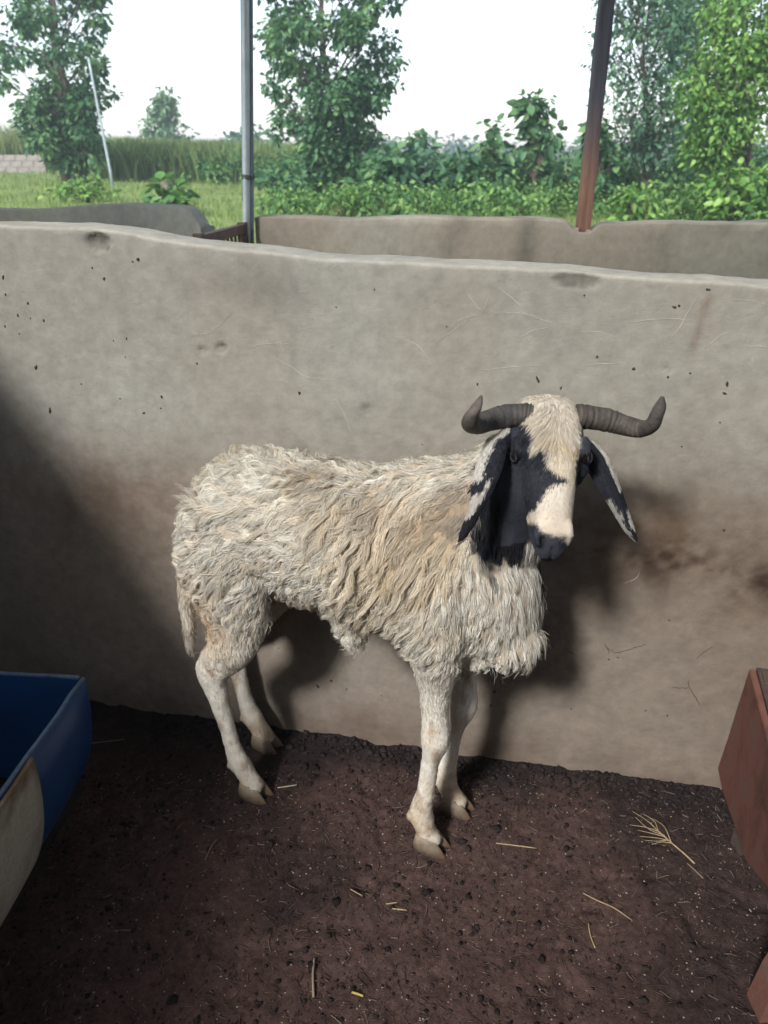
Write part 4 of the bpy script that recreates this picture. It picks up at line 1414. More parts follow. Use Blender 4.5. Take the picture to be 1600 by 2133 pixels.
def head_col(P, jit=0.0):
    l, s, n = head_coords(P)
    nn = fbm(P, 140, 2, 131) * 0.004 + fbm(P, 50, 2, 132) * 0.003
    wv = np.zeros(len(P))
    for (a, b) in ((0, 0), (0.0018, 0), (-0.0018, 0), (0, 0.0018), (0, -0.0018)):
        wv += in_poly(s + nn + a, l + nn * 0.8 + b, FACE_W)
    wv /= 5
    wv = np.where(n < -0.052, 0, wv)
    wv = np.where((l < 0.0) , np.where(abs(s) < 0.053, 1, wv), wv)
    wv = np.where((l > 0.236) & (n < -0.02), 0, wv)
    wh = np.tile(np.array((0.66, 0.60, 0.51)), (len(P), 1))
    pk = np.exp(-((l - 0.215) / 0.03) ** 2) * 0.55
    wh = wh * (1 - pk[:, None] * (1 - np.array((0.93, 0.82, 0.74))))
    gr = sstep(l, 0.222, 0.24)[:, None]
    wh = wh * (1 - gr * 0.45)
    tn = np.exp(-((l - 0.10) / 0.05) ** 2) * np.clip(0.4 + 1.5 * fbm(P, 40, 2, 133), 0, 1)
    wh = wh * (1 - tn[:, None] * (1 - np.array((0.93, 0.84, 0.68))))
    bl = np.tile(BLACK, (len(P), 1)) * (1 + 0.5 * fbm(P, 25, 2, 134))[:, None]
    bl = bl * (1.3 + 0.7 * sstep(l, 0.20, 0.24)[:, None])                # black lifted as painted sheen, more on the bare, greyer muzzle skin
    c = bl * (1 - wv[:, None]) + wh * wv[:, None]
    no = np.exp(-((l - 0.243 + 0.25 * (abs(s) - 0.018)) / 0.008) ** 2 - ((abs(s) - 0.0165) / 0.0045) ** 2) * (n > -0.05)
    mo = np.exp(-((n + 0.050 - 0.1 * (l - 0.25)) / 0.004) ** 2) * sstep(l, 0.19, 0.205)
    return c * (1 - 0.9 * np.clip(no + mo, 0, 1))[:, None]  # nostril and mouth hollows painted dark to add shade


l, s, n = head_coords(BV)
head_mask = (n > -0.112 + 0.05 * (l < 0.0)) & (l > -0.022) & (abs(s) < 0.075) & (BV[:, 2] > 0.74)
BC = coat(BV)
BC[head_mask] = head_col(BV[head_mask])
wool_zone = (~head_mask)
skin = (~head_mask) & ~((BV[:, 0] < -0.05) & (BV[:, 2] < 0.44)) & ~((BV[:, 0] > 0.12) & (BV[:, 2] < 0.5))
BC[skin] *= np.array((0.62, 0.55, 0.48))                            # hide darkened where the wool covers it
set_col(bme, np.clip(BC, 0.004, 0.9))
link('body', bme, M['hide'], ram)

# ---- strands
tris = []
bme.calc_loop_triangles()
T3 = np.empty(len(bme.loop_triangles) * 3, dtype=np.int32); bme.loop_triangles.foreach_get('vertices', T3); T3 = T3.reshape(-1, 3)
TA = np.linalg.norm(np.cross(BV[T3[:, 1]] - BV[T3[:, 0]], BV[T3[:, 2]] - BV[T3[:, 0]]), axis=1) / 2


def scatter(mask_v, density):
    m = mask_v[T3].all(1)
    idx = np.nonzero(m)[0]
    a = TA[idx]
    n = int(a.sum() * density)
    k = idx[np.searchsorted(np.cumsum(a), rng.random(n) * a.sum()).clip(0, len(idx) - 1)]
    u = rng.random((n, 2)); f = u.sum(1) > 1; u[f] = 1 - u[f]
    w0 = (1 - u.sum(1))[:, None]
    p = BV[T3[k, 0]] * w0 + BV[T3[k, 1]] * u[:, :1] + BV[T3[k, 2]] * u[:, 1:]
    nn = nrmz(BN[T3[k, 0]] * w0 + BN[T3[k, 1]] * u[:, :1] + BN[T3[k, 2]] * u[:, 1:])
    return p, nn


def strands(name, root, nor, tan, length, lift, curl, wave, freq, phase, width, col, seg, clump=None, droop=0.0, mat=None, parent=None, frizz=0.0):
    """ribbon hairs. clump = (offset vectors, tip factor) pulls a strand towards its lock"""
    N = len(root)
    b = np.cross(nor, tan)
    V = np.empty((N, seg + 1, 2, 3), dtype=np.float32)
    L = length[:, None]
    prev = None
    roll = rng.uniform(-0.7, 0.7, N)[:, None]
    side = b * np.cos(roll) + nor * np.sin(roll)
    fa, fp1, fp2 = rng.normal(size=N) * frizz, rng.uniform(0, 6.283, N), rng.uniform(0.6, 2.0, N)
    for k in range(seg + 1):
        t = k / seg
        c = root + tan * (L * t) * (1 - 0.10 * t) + nor * (lift[:, None] * math.sin(min(1, t * 1.25) * math.pi * 0.5) * (1 - curl[:, None] * t * t))
        c = c + b * (wave * np.sin(freq * t * 2 * math.pi + phase) * (0.25 + 0.75 * t))[:, None]
        c = c + nor * (0.45 * wave * np.cos(freq * t * 2 * math.pi + phase * 1.3) * t)[:, None]
        if frizz:
            c = c + b * (fa * np.sin(fp1 + fp2 * 6.283 * t) * t)[:, None] + nor * (fa * 0.7 * np.cos(fp1 * 1.7 + fp2 * 6.283 * t) * t)[:, None]
        c[:, 2] -= droop * (L[:, 0] * t * t)
        if clump is not None:
            c = c + clump[0] * (1 - clump[1] * t ** 1.1)
        wd = width * (1.0 if t < 0.6 else (1.0 - (t - 0.6) / 0.4 * 0.8))
        V[:, k, 0] = c - side * wd[:, None]
        V[:, k, 1] = c + side * wd[:, None]
    m = seg + 1
    o = (np.arange(N) * m * 2)[:, None]
    q = np.concatenate([np.array([[2 * k, 2 * k + 1, 2 * k + 3, 2 * k + 2]]) for k in range(seg)], 0)
    F = (o[:, None, :] + q[None]).reshape(-1, 4)
    me = np_mesh(name, V.reshape(-1, 3), F, True, np.repeat(np.clip(col, 0.004, 0.95), m * 2, 0))
    return link(name, me, mat or M['wool'], parent or ram)


def flow(P, Nn, back=0.35, down=1.0, swirl=0.6, sc=9.0, seed=141):
    t = np.tile(np.array((-back, 0, -down)), (len(P), 1))
    t = t - Nn * (t * Nn).sum(1, keepdims=True)
    t = nrmz(t + 1e-4)
    a = swirl * 1.6 * fbm(P, sc, 2, seed)
    b = np.cross(Nn, t)
    return nrmz(t * np.cos(a)[:, None] + b * np.sin(a)[:, None])


xb, yb, zb_ = BV[:, 0], BV[:, 1], BV[:, 2]
tailz = (xb < -0.315) & (abs(yb + 0.01) < 0.045) & (zb_ < 0.60)
hind_low = (xb < -0.05) & (zb_ < 0.455 + 0.45 * np.clip(xb + 0.22, -0.1, 0.16))
fore_low = (xb > 0.12) & (zb_ < 0.515) & (abs(yb) > 0.03) & ~((xb > 0.275) & (zb_ > 0.44))
short_zone = wool_zone & (hind_low | fore_low)
lh, sh, nh = head_coords(BV)
near_head = (lh > -0.085) & (abs(sh) < 0.075) & (nh > -0.15) & (zb_ > 0.86)
crown_zone = wool_zone & near_head
wool_v = wool_zone & ~short_zone & ~tailz & ~near_head


def locks(mask, density, per_lock, name, len_f, lift_f, wave_f, freq, lock_r, width, seg, flow_kw, curl=0.75, droop=0.0, tipf=0.72, stand=None, colf=None, hang=0.0):
    p, n = scatter(mask, density)
    t = flow(p, n, **flow_kw)
    if stand is not None:
        k = stand(p, n)[:, None]
        t = nrmz(t * (1 - k) + n * k * 0.9 + np.array((-0.25, 0, 0)) * k)
    N = len(p)
    ln = np.maximum(len_f(p, n), 0.012) * rng.uniform(0.7, 1.25, N)
    lf = lift_f(p, n) * rng.uniform(0.6, 1.3, N)
    wv = wave_f(p, n) * rng.uniform(0.5, 1.4, N)
    ph = rng.uniform(0, 6.283, N); fr = freq * rng.uniform(0.75, 1.3, N)
    c = (colf or coat)(p) * rng.uniform(0.84, 1.13, (N, 1))
    g = sstep(-n[:, 2], 0.1, 0.7)[:, None] * 0.8 + hang * sstep(p[:, 0], 0.33, 0.40)[:, None]
    t = nrmz(t + np.array((0, 0, -1.0)) * g)
    r = lambda a: np.repeat(a, per_lock, 0)
    M_ = N * per_lock
    nn, tt = r(n), r(t)
    b = np.cross(nn, tt)
    a = rng.uniform(0, 6.283, M_); q = np.sqrt(rng.random(M_)) * lock_r
    off = b * (np.cos(a) * q)[:, None] + nn * (np.sin(a) * q * 0.35)[:, None] + tt * (rng.normal(size=M_) * lock_r * 0.5)[:, None]
    cc = r(c) * rng.uniform(0.8, 1.14, (M_, 1))
    return strands(name, r(p) - nn * 0.002, nn, tt, r(ln) * rng.uniform(0.8, 1.08, M_), r(lf) * rng.uniform(0.8, 1.15, M_), np.full(M_, curl), r(wv), r(fr) * rng.uniform(0.95, 1.05, M_),
                   r(ph) + rng.normal(size=M_) * 0.15, np.full(M_, width) * rng.uniform(0.7, 1.3, M_), cc, seg, (off, np.full(M_, tipf)[:, None] * rng.uniform(0.5, 1.1, (M_, 1))), droop, frizz=0.0011)


chest = (xb + 0.05 * fbm(BV, 16, 2, 185) > 0.285) & (zb_ < 0.86)
main = wool_v & ~chest
far_side = yb > 0.04


def len_main(p, n):
    L = 0.040 - 0.010 * sstep(p[:, 2], 0.74, 0.82) - 0.014 * sstep(0.60 - p[:, 2], 0, 0.08)
    return L * (1 - 0.5 * sstep(-0.12 - p[:, 0], 0, 0.08) * sstep(0.58 - p[:, 2], 0, 0.12))


def lift_main(p, n):
    return 0.0085 * (1 - 0.6 * sstep(-0.12 - p[:, 0], 0, 0.08) * sstep(0.56 - p[:, 2], 0, 0.1))


def stand_main(p, n):
    return np.clip(sstep(n[:, 2], 0.80, 0.97) * (0.16 + 0.7 * fbm(p, 14, 2, 151)), 0, 0.6)


wm = lambda p, n: 0.0045 * (1 - 0.5 * sstep(p[:, 0], 0.10, 0.25))
fk = dict(back=0.42, down=1.0, swirl=0.9, sc=6.0)
# dense undercoat, then longer loose locks lying over it
locks(main & ~far_side, 6000, 15, 'fleece', len_main, lift_main, wm, 1.0, 0.0075, 0.00045, 5, fk, stand=stand_main, tipf=0.5, colf=lambda p: coat(p) * 0.9)  # undercoat colour darkened to paint shading between the locks
locks(main & far_side, 4200, 9, 'fleece', len_main, lift_main, wm, 1.15, 0.0075, 0.0009, 5, fk, stand=stand_main)


def coat_lock(p):
    c = coat(p)
    k = np.clip(fbm(p, 55, 2, 171) * 1.6, -1, 1)[:, None]
    return c * (1 + 0.16 * k) * np.where(k < 0, np.array((1.0, 0.965, 0.91)), np.array((1.0, 1.0, 1.0)))


locks(main & ~far_side, 1900, 26, 'fleece_lock', lambda p, n: len_main(p, n) * (1.65 + 0.7 * fbm(p, 8, 2, 172)), lambda p, n: lift_main(p, n) * 1.25,
      lambda p, n: 0.0100 * (1 - 0.55 * sstep(p[:, 0], 0.02, 0.2)) * (1 + 0.8 * fbm(p, 12, 2, 173)), 1.05, 0.0074, 0.00048, 8, fk, stand=stand_main, tipf=0.80, colf=coat_lock, curl=0.9)
# single stray hairs that soften the outline
p, n = scatter(wool_v, 4200)
t = flow(p, n, back=0.3, down=1.0, swirl=1.6, sc=20.0)
N = len(p)
strands('stray_hair', p, n, t, rng.uniform(0.02, 0.045, N), rng.uniform(0.006, 0.016, N), np.full(N, 0.2), rng.uniform(0.001, 0.005, N), rng.uniform(0.5, 1.4, N), rng.uniform(0, 6.28, N), np.full(N, 0.00026), coat(p) * rng.uniform(0.9, 1.2, (N, 1)), 7, frizz=0.004)
# chest and throat: long straight hair
locks(wool_v & chest, 6000, 13, 'chest_hair', lambda p, n: 0.034 + 0.020 * sstep(p[:, 0], 0.33, 0.40) - 0.028 * sstep(0.55 - p[:, 2], 0, 0.05) * sstep(0.37 - p[:, 0], 0, 0.04) + 0.020 * fbm(p, 22, 2, 181) - 0.022 * sstep(0.59 - p[:, 2], 0, 0.07), lambda p, n: np.full(len(p), 0.008), lambda p, n: np.full(len(p), 0.0026), 0.8, 0.0070, 0.00045, 6,
      dict(back=-0.05, down=1.0, swirl=0.45, sc=10.0), curl=0.35, tipf=0.6, hang=0.9)
locks(wool_v & chest, 900, 18, 'chest_lock', lambda p, n: 0.046 + 0.022 * sstep(p[:, 0], 0.33, 0.40) - 0.045 * sstep(0.58 - p[:, 2], 0, 0.06) * sstep(0.38 - p[:, 0], 0, 0.04) + 0.036 * fbm(p, 22, 2, 182) - 0.022 * sstep(0.60 - p[:, 2], 0, 0.07), lambda p, n: np.full(len(p), 0.012), lambda p, n: np.full(len(p), 0.0045), 0.8, 0.0070, 0.00042, 8,
      dict(back=-0.05, down=1.0, swirl=0.5, sc=10.0), curl=0.6, tipf=0.75, hang=0.9, colf=coat_lock)
# short hair of legs and tail
p, n = scatter(short_zone | (wool_zone & tailz) | crown_zone, 95000)
t = flow(p, n, back=0.0, down=1.0, swirl=0.5, sc=18.0)
N = len(p)
tl = (p[:, 0] < -0.315) & (p[:, 2] < 0.62) & (abs(p[:, 1] + 0.01) < 0.045)
ln = np.where(tl, 0.022, 0.0085 + 0.010 * sstep(p[:, 2], 0.34, 0.42)) * rng.uniform(0.6, 1.3, N)
strands('leg_hair', p - n * 0.001, n, t, ln, ln * 0.28, np.full(N, 0.6), np.full(N, 0.0007), np.full(N, 0.6), rng.uniform(0, 6.28, N), np.full(N, 0.00045), coat(p) * rng.uniform(0.85, 1.12, (N, 1)), 2)
# face hair
p, n = scatter(head_mask, 260000)
l, s, nn_ = head_coords(p)
N = len(p)
td = np.tile(HD, (N, 1)) + HS * (np.tanh(s / 0.014 + 1.2 * fbm(p, 40, 2, 135)) * (0.5 * np.exp(-((l - 0.05) / 0.05) ** 2) + 0.22))[:, None] - HN * 0.25
td = nrmz(td - n * (td * n).sum(1, keepdims=True))
fore = np.exp(-((l - 0.045) / 0.05) ** 2) * np.exp(-(s / 0.035) ** 2)
ln = (0.0055 + 0.016 * fore) * rng.uniform(0.7, 1.3, N) * np.where(l > 0.2, 0.6, 1)
strands('face_hair', p - n * 0.0006, n, td, ln, ln * (0.22 + 0.15 * fore), np.full(N, 0.6), 0.0005 + 0.0014 * fore, np.full(N, 0.7), rng.uniform(0, 1.2, N), np.full(N, 0.00036), head_col(p + rng.normal(size=p.shape) * 0.0016 - td * 0.002) * rng.uniform(0.82, 1.14, (N, 1)), 3)

# ---- eyes
for sg in (-1, 1):
    c = hp(0.087, sg * 0.0530, -0.022)
    bm = bmesh.new(); bmesh.ops.create_uvsphere(bm, u_segments=20, v_segments=12, radius=0.0115)
    me = bpy.data.meshes.new('eye'); bm.to_mesh(me); bm.free()
    me.polygons.foreach_set('use_smooth', np.ones(len(me.polygons), bool))
    e = link('eye', me, M['eye'], ram, c)
    mb = MB()
    out_ = nrmz(HS * sg * 0.8 + HN * 0.55)
    a1 = nrmz(HD * 0.75 - HS * sg * 0.6); a1 = nrmz(a1 - out_ * (a1 @ out_)); b1 = np.cross(out_, a1)
    for up_ in (1, -1):
        ang = np.linspace(0.1, math.pi - 0.1, 11)
        mb.tube([out_ * 0.0085 + a1 * 0.0125 * math.cos(q) + b1 * up_ * 0.0062 * math.sin(q) for q in ang], [0.0008 + 0.0014 * math.sin(q) for q in ang], 8)
    me = mb.mesh('eyelid', True)
    set_col(me, np.tile(BLACK * 1.1, (len(me.vertices), 1)))
    link('eyelid', me, M['hide'], e)

# ---- horns
def horn(pts, base_flat):
    """pts rows (px, py, depth y, radius fore, radius side)"""
    W = np.array([np.concatenate([W2L(at(q[0], q[1], q[2])), q[3:5]]) for q in pts])
    S = spline(W, 14)
    k = np.linspace(0, 1, len(S))
    ridge = 1 + 0.05 * np.sin(k * 150 + 2.2 * np.sin(k * 17) + 1.5 * np.sin(k * 41)) * (0.6 + 0.5 * np.sin(k * 29)) * np.clip(1.15 - k * 1.3, 0, 1) + 0.02 * np.sin(k * 31)
    S[:, 3:] *= (ridge * 0.93)[:, None]
    mb = MB(); mb.tube(S[:, :3], [(a, b) for a, b in S[:, 3:5]], 20, (0, 0, 1))
    me = mb.mesh('horn', True)
    V = np.array(mb.v)
    kk = np.concatenate([np.repeat(k, 20), [0, 1]])
    g = fbm(V, 60, 3, 161)
    g2 = fbm(V, 18, 3, 162)[:, None]
    c = np.outer(1 + 0.5 * g, (0.078, 0.067, 0.060)) * (1 + g2 * np.array((0.7, 0.55, 0.4))) * (0.85 + 0.45 * np.sin(kk * 150 + 1.3 * np.sin(kk * 17)) * np.clip(1 - kk * 1.2, 0, 1) * 0.5 + 0.5 * sstep(kk, 0.5, 0.9) * 0.5)[:, None]
    set_col(me, np.clip(c, 0.01, 1))
    return link('horn', me, M['horn'], ram)


horn([(1112, 866, 1.165, 0.0200, 0.020), (1085, 865, 1.170, 0.0205, 0.021), (1050, 868, 1.170, 0.0200, 0.020), (1018, 876, 1.160, 0.0190, 0.018), (992, 884, 1.135, 0.0165, 0.016), (979, 882, 1.105, 0.0135, 0.014),
      (985, 863, 1.090, 0.0105, 0.012), (996, 842, 1.090, 0.0065, 0.008), (1003, 824, 1.095, 0.0018, 0.002)], 1)
horn([(1200, 866, 1.165, 0.0200, 0.020), (1232, 870, 1.170, 0.0205, 0.021), (1268, 876, 1.170, 0.0195, 0.019), (1304, 887, 1.160, 0.0175, 0.017), (1337, 893, 1.140, 0.0145, 0.014), (1358, 885, 1.120, 0.0125, 0.012),
      (1368, 865, 1.110, 0.0115, 0.011), (1376, 845, 1.110, 0.0100, 0.009), (1380, 826, 1.112, 0.0035, 0.003)], 1)

# ---- ears
def ear(pts, side, pattern):
    W = np.array([np.concatenate([W2L(at(q[0], q[1], q[2])), [q[3]]]) for q in pts])
    S = spline(W, 8)
    nr = len(S); nc = 9
    top, bot, cl = [], [], []
    viewn = ROT @ nrmz(np.array((side * 0.35, -0.85, 0.35)))
    for i in range(nr):
        T = nrmz(S[min(i + 1, nr - 1), :3] - S[max(i - 1, 0), :3])
        a = np.cross(T, viewn); a = nrmz(a); nn = np.cross(a, T)
        if nn @ viewn < 0:
            nn = -nn
        k = i / (nr - 1)
        for j in range(nc):
            w_ = j / (nc - 1) * 2 - 1
            cup = -0.62 * S[i, 3] * (1 - w_ * w_) + 0.12 * S[i, 3] * math.sin(5 * k + 2 * w_)
            p = S[i, :3] + a * w_ * S[i, 3] + nn * -cup
            th = 0.0022 * math.sqrt(max(1 - w_ * w_, 0.02))
            top.append(p + nn * th); bot.append(p - nn * th)
            cl.append(pattern(k, w_ * (a @ HS > 0 or -1)))
    V = np.array(top + bot)
    I = np.arange(nr * nc).reshape(nr, nc); J = I + nr * nc
    F = []
    for r in range(nr - 1):
        for c in range(nc - 1):
            F.append([I[r, c], I[r, c + 1], I[r + 1, c + 1], I[r + 1, c]]); F.append([J[r, c], J[r + 1, c], J[r + 1, c + 1], J[r, c + 1]])
        F.append([I[r, 0], I[r + 1, 0], J[r + 1, 0], J[r, 0]]); F.append([I[r, -1], J[r, -1], J[r + 1, -1], I[r + 1, -1]])
    for c in range(nc - 1):
        F.append([I[0, c], J[0, c], J[0, c + 1], I[0, c + 1]]); F.append([I[-1, c], I[-1, c + 1], J[-1, c + 1], J[-1, c]])
    me = np_mesh('ear', V, [[int(i) for i in f] for f in F], True)
    set_col(me, np.array(cl + cl))
    o = link('ear', me, M['hide'], ram)
    # short hair along the ear
    n = 2200
    ii = rng.integers(0, nr - 1, n); jj = rng.integers(0, nc - 1, n)
    tp = np.array(top)
    fa, fb = rng.random((n, 1)), rng.random((n, 1))
    p = (tp[ii * nc + jj] * (1 - fa) + tp[ii * nc + jj + 1] * fa) * (1 - fb) + (tp[(ii + 1) * nc + jj] * (1 - fa) + tp[(ii + 1) * nc + jj + 1] * fa) * fb
    t = nrmz(tp[(ii + 1) * nc + jj] - tp[ii * nc + jj]); s_ = nrmz(tp[ii * nc + jj + 1] - tp[ii * nc + jj])
    nn = nrmz(np.cross(s_, t)); nn = nn * np.sign(nn @ viewn)[:, None]
    c = np.array(cl)[ii * nc + jj]
    strands('ear_hair', p, nn, t, 0.007 * rng.uniform(0.7, 1.3, n), np.full(n, 0.0014), np.full(n, 0.5), np.full(n, 0.0003), np.full(n, 0.5), np.zeros(n), np.full(n, 0.0004), c * rng.uniform(0.85, 1.15, (n, 1)), 2, parent=o)
    return o


WE = np.array((0.60, 0.57, 0.52)); BE = np.array((0.026, 0.028, 0.037))


def pat_l(k, w_):                                  # w_ < 0: outer edge
    e = 0.06 * math.sin(k * 37)
    if k < 0.42 and w_ < -0.05 + e + (0.5 if k < 0.12 else 0):
        return WE
    if 0.46 < k + 0.10 * w_ + e * 0.5 < 0.62 and w_ < 0.75:
        return WE * 0.95
    return BE


def pat_r(k, w_):                                  # w_ > 0: outer edge
    e = 0.08 * math.sin(k * 31)
    if k < 0.5 and w_ > 0.35 + e:
        return WE
    if 0.66 < k < 0.86 and w_ > 0.0 + e:
        return WE * 0.9
    if 0.5 < k and w_ < -0.55 + e:
        return WE * 0.6
    return BE


ear([(1062, 893, 1.172, 0.009), (1038, 928, 1.130, 0.0160), (1021, 968, 1.100, 0.0205), (1007, 1010, 1.078, 0.0175), (994, 1052, 1.062, 0.0112), (977, 1090, 1.055, 0.0085), (964, 1116, 1.05, 0.0050), (959, 1124, 1.05, 0.001)], -1, pat_l)
ear([(1222, 925, 1.185, 0.012), (1240, 955, 1.175, 0.021), (1258, 992, 1.168, 0.0225), (1276, 1028, 1.162, 0.0190), (1293, 1064, 1.158, 0.0150), (1309, 1098, 1.155, 0.0105), (1322, 1122, 1.152, 0.003)], 1, pat_r)

# ---- hooves
def hoof(u, y):
    mb = MB(); col = []
    for sg in (-1, 1):
        rs = []
        for (z, back, front, wd) in ((-0.005, -0.031, 0.045, 0.0135), (0.003, -0.032, 0.044, 0.0140), (0.018, -0.031, 0.033, 0.0138), (0.032, -0.028, 0.021, 0.0130), (0.044, -0.025, 0.010, 0.0115)):
            r = []
            for t in np.linspace(0, 2 * math.pi, 17)[:-1]:
                c, s_ = math.cos(t), math.sin(t)
                x = (front + back) / 2 + (front - back) / 2 * c
                k = (1 - max(c, 0) ** 3 * 0.6)
                r.append((u + x, y + sg * (0.0128 + 0.004 * max(c, 0) * (front / 0.056)) + wd * s_ * k, z))
            rs.append(r)
        mb.rings(rs)
    me = mb.mesh('hoof', True)
    V = np.array(mb.v)
    k = sstep(0.034 - V[:, 2], 0, 0.034)[:, None]
    c = np.array((0.26, 0.21, 0.155)) * (1 - k) + np.array((0.070, 0.046, 0.032)) * k
    tip = sstep(V[:, 0] - u, 0.015, 0.05)[:, None]
    c = c * (1 - tip) + np.array((0.15, 0.085, 0.05)) * tip * (V[:, 2:3] < 0.03) + c * tip * (V[:, 2:3] >= 0.03)
    set_col(me, c)
    return link('hoof', me, M['hoof'], ram)


for u, y in ((-0.198, -0.075), (-0.256, 0.075), (0.226, -0.06), (0.246, 0.06)):
    hoof(u, y)

# ================================================================ LITTER ON THE FLOOR
def floor_h(xy):
    q = np.concatenate([xy, np.zeros((len(xy), 1))], 1)
    return soil_h(q)


# clods: small irregular lumps, thick along the wall foot
ico = bmesh.new(); bmesh.ops.create_icosphere(ico, subdivisions=1, radius=1.0)
IV = np.array([v.co for v in ico.verts]); IF = np.array([[v.index for v in f.verts] for f in ico.faces]); ico.free()


def lumps(xy, size, colr, name, label, cat):
    n = len(xy)
    h = floor_h(xy)
    jit = 1 + 0.95 * (rng.random((n, len(IV), 1)) - 0.5)
    sc = size[:, None, None] * np.stack([rng.uniform(0.7, 1.4, n), rng.uniform(0.7, 1.4, n), rng.uniform(0.5, 0.9, n)], 1)[:, None, :]
    V = IV[None] * jit * sc
    V[:, :, 0] += xy[:, :1]; V[:, :, 1] += xy[:, 1:]; V[:, :, 2] += (h + size * 0.25)[:, None]
    F = (np.arange(n)[:, None, None] * len(IV) + IF[None]).reshape(-1, 3)
    c = np.repeat(colr * rng.uniform(0.6, 1.5, (n, 1)), len(IV), 0)
    return tag(link(name, np_mesh(name, V.reshape(-1, 3), F, False, np.clip(c, 0.004, 0.9)), M['clod']), label, cat, kind='stuff')


n1, n2 = 6200, 3200
xa = rng.uniform(-0.85, 0.9, n1); ya = rng.uniform(0.62, 1.45, n1)
xw = rng.uniform(-0.6, 0.9, n2); dw = rng.exponential(0.035, n2)
xy = np.concatenate([np.stack([xa, ya], 1), np.stack([xw, 1.5 - 0.2 * xw - 0.004 - dw], 1)])
sz = np.concatenate([rng.gamma(1.7, 0.0010, n1), rng.gamma(1.3, 0.0016, n2)]).clip(0.0007, 0.009)
lumps(xy, sz, np.tile(np.array((0.026, 0.0195, 0.019)), (len(xy), 1)), 'soil_crumbs', 'dark crumbs of dung and soil scattered over the pen floor', 'soil')

n = 1500
xy = np.stack([rng.uniform(-0.6, 0.85, n), rng.uniform(0.62, 1.42, n)], 1)
lumps(xy, rng.uniform(0.0007, 0.0019, n), np.tile(np.array((0.34, 0.28, 0.22)), (n, 1)), 'grain_bits', 'tiny pale grain husks scattered over the pen floor', 'grain')


def straw_mesh(xy, ang, ln, wd, col, name, lift=0.0025, bendy=0.25):
    n = len(xy)
    d = np.stack([np.cos(ang), np.sin(ang)], 1); s = np.stack([-d[:, 1], d[:, 0]], 1)
    bend = rng.normal(size=n) * bendy
    seg = 4
    V = np.empty((n, seg + 1, 3, 3))
    tilt = rng.normal(size=n) * 0.04
    for k in range(seg + 1):
        t = k / seg - 0.5
        c = xy + d * (ln * t)[:, None] + s * (ln * bend * (t * t - 0.1))[:, None]
        z = floor_h(c) * 0.75 + lift + ln * tilt * t + 0.001
        w_ = wd * (1 - 0.5 * abs(t) * 2 * 0.6)
        V[:, k, 0] = np.concatenate([c + s * w_[:, None], (z - 0.0006)[:, None]], 1)
        V[:, k, 1] = np.concatenate([c, (z + w_ * 1.1)[:, None]], 1)
        V[:, k, 2] = np.concatenate([c - s * w_[:, None], (z - 0.0006)[:, None]], 1)
    o = (np.arange(n) * (seg + 1) * 3)[:, None, None]
    q = np.array([[3 * k + a, 3 * k + (a + 1) % 3, 3 * k + 3 + (a + 1) % 3, 3 * k + 3 + a] for k in range(seg) for a in range(3)])
    F = (o + q[None]).reshape(-1, 4)
    return np_mesh(name, V.reshape(-1, 3), F, True, np.repeat(col, (seg + 1) * 3, 0))


n = 6200
xy = np.stack([rng.uniform(-0.7, 0.85, n), rng.uniform(0.62, 1.4, n)], 1)
k = rng.random((n, 1))
col = np.array((0.075, 0.052, 0.046)) * (1 - k ** 2) + np.array((0.30, 0.235, 0.175)) * k ** 5
me = straw_mesh(xy, rng.uniform(0, 6.283, n), rng.gamma(1.8, 0.0055, n).clip(0.003, 0.045), rng.uniform(0.00025, 0.0007, n), col, 'straw_litter')
tag(link('straw_litter', me, M['straw']), 'fine chaff and straw fibres mixed into the pen floor', 'straw', kind='stuff')


def stick(pts, wd, col, name, label, cat, px=True, thick=None):
    P = np.array([atz(q[0], q[1], 0.006) for q in pts])
    P[:, 2] = floor_h(P[:, :2]) * 0.8 + 0.004
    S = spline(P, 5) if len(P) > 2 else np.linspace(P[0], P[1], 7)
    base = S.mean(0); base[2] = 0.0
    mb = MB()
    k = np.linspace(0, 1, len(S))
    mb.tube(S - base, [(wd * (1 - 0.35 * abs(2 * q - 1)) * random.uniform(0.85, 1.15), (thick or wd) * 0.8) for q in k], 6, (0, 0, 1))
    me = mb.mesh(name, True)
    set_col(me, np.tile(np.array(col), (len(me.vertices), 1)) * rng.uniform(0.8, 1.15, (len(me.vertices), 1)))
    return tag(link(name, me, M['straw'], None, base), label, cat, 'loose straws and sticks on the pen floor')


ST = (0.42, 0.32, 0.19); ST2 = (0.30, 0.22, 0.14); ST3 = (0.20, 0.15, 0.12)
stick([(578, 1640), (618, 1634)], 0.0016, (0.5, 0.45, 0.36), 'straw', "short pale straw just right of the ram's near hind hoof", 'straw')
stick([(1033, 1757), (1075, 1760), (1118, 1764)], 0.0015, ST, 'straw', "long pale straw lying to the right of the near front hoof", 'straw')
stick([(1215, 1858), (1245, 1872), (1280, 1890), (1316, 1914)], 0.0017, ST2, 'stem', 'long curved grey stem below the dry branching twig', 'stem')
stick([(1432, 1796), (1448, 1812), (1465, 1829)], 0.0019, ST3, 'stick', 'thin grey stick just below the end of the dry twig', 'stick')
stick([(655, 1996), (652, 2030), (653, 2075)], 0.0052, (0.30, 0.23, 0.17), 'wood_splinter', 'flat grey-brown wood splinter at the bottom of the floor', 'splinter', thick=0.003)
stick([(804, 1884), (828, 1879)], 0.0015, ST, 'straw', 'upper of two short straws in the middle of the floor', 'straw')
stick([(817, 1894), (848, 1895)], 0.0015, ST, 'straw', 'lower of two short straws in the middle of the floor', 'straw')
stick([(1226, 1920), (1230, 1945), (1240, 1972)], 0.0014, ST, 'straw', 'thin upright straw pair on the floor below the curved stem', 'straw')
stick([(428, 1790), (440, 1768), (452, 1750)], 0.0022, ST3, 'stick', 'dim rough stick on the dark floor left of the hind hoof', 'stick')
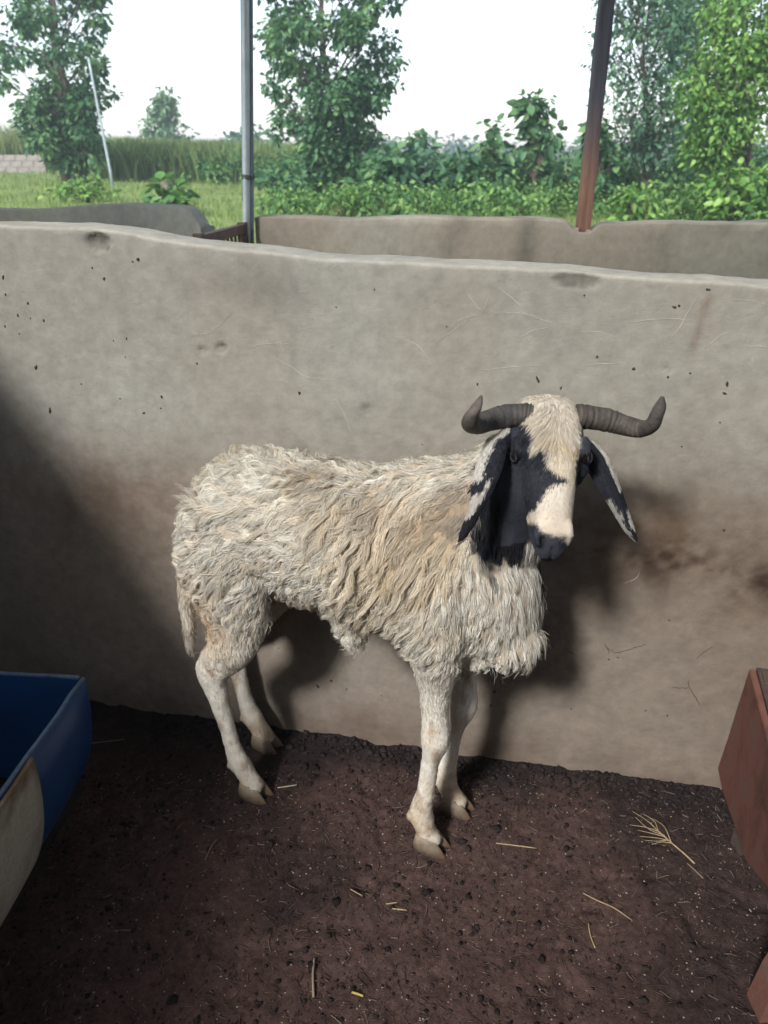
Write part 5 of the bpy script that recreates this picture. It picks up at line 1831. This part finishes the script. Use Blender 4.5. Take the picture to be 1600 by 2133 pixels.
stick([(236, 1938), (272, 1936)], 0.0014, ST3, 'straw', 'single faint straw on the dark floor at lower left', 'straw')
stick([(175, 1550), (215, 1545), (258, 1538)], 0.0016, ST3, 'straw', 'faint straw on the dark floor beside the blue trough', 'straw')
stick([(733, 2066), (745, 2070), (757, 2074)], 0.0026, (0.5, 0.38, 0.12), 'leaf_scrap', 'yellow scrap of leaf near the bottom middle of the floor', 'leaf')
stick([(730, 1852), (755, 1866)], 0.0016, ST2, 'straw', 'short straw on the dark damp patch below the front hooves', 'straw')

# dry branching twig
tb = atz(1446, 1793, 0.01); tt_ = atz(1318, 1692, 0.02)
tw = thing('dry_twig', 'dry golden twig with a fan of fine branches by the wall foot', 'twig', (tb[0], tb[1], 0))


def twig_part(name, pts, r0, r1):
    P = []
    for i, (px, py, up) in enumerate(pts):
        q = atz(px, py, 0.01)
        q[2] = floor_h(q[None, :2])[0] * 0.8 + 0.004 + up
        P.append(q - (tb[0], tb[1], 0))
    S = spline(P, 5)
    mb = MB(); mb.tube(S, np.linspace(r0, r1, len(S)), 6, (0, 0, 1))
    me = mb.mesh(name, True)
    set_col(me, np.tile(np.array((0.36, 0.275, 0.165)), (len(me.vertices), 1)) * rng.uniform(0.8, 1.2, (len(me.vertices), 1)))
    return link(name, me, M['straw'], tw)


twig_part('stem', [(1448, 1796, 0.001), (1425, 1776, 0.004), (1400, 1757, 0.008), (1370, 1730, 0.010)], 0.0021, 0.0013)
for q in ([(1372, 1732, 0.010), (1350, 1712, 0.012), (1318, 1690, 0.006)], [(1376, 1734, 0.010), (1345, 1724, 0.012), (1312, 1719, 0.004)], [(1388, 1745, 0.009), (1360, 1738, 0.012), (1328, 1731, 0.005)],
          [(1394, 1752, 0.008), (1368, 1745, 0.010), (1334, 1742, 0.003)], [(1400, 1757, 0.008), (1380, 1754, 0.008), (1358, 1757, 0.002)], [(1372, 1732, 0.010), (1362, 1712, 0.014), (1340, 1696, 0.01)],
          [(1398, 1755, 0.008), (1382, 1728, 0.014), (1360, 1706, 0.01)], [(1385, 1742, 0.01), (1352, 1730, 0.016), (1322, 1708, 0.012)], [(1393, 1750, 0.008), (1372, 1750, 0.006), (1345, 1748, 0.002)]):
    twig_part('branch', q, 0.0010, 0.0005)

# ================================================================ HAZE
hz = bpy.data.materials.new('haze'); hz.use_nodes = True
t = hz.node_tree; t.nodes.clear()
pv = t.nodes.new('ShaderNodeVolumePrincipled')
pv.inputs['Color'].default_value = (0.80, 0.93, 1.0, 1)
pv.inputs['Density'].default_value = 0.0028
pv.inputs['Anisotropy'].default_value = 0.2
ou = t.nodes.new('ShaderNodeOutputMaterial')
t.links.new(pv.outputs['Volume'], ou.inputs['Volume'])
mb = MB(); mb.box((0, 65, 6.0), (420, 190, 15.0))
tag(link('haze', mb.mesh('haze'), hz), 'thin pale humid haze over the field', 'haze', kind='stuff')
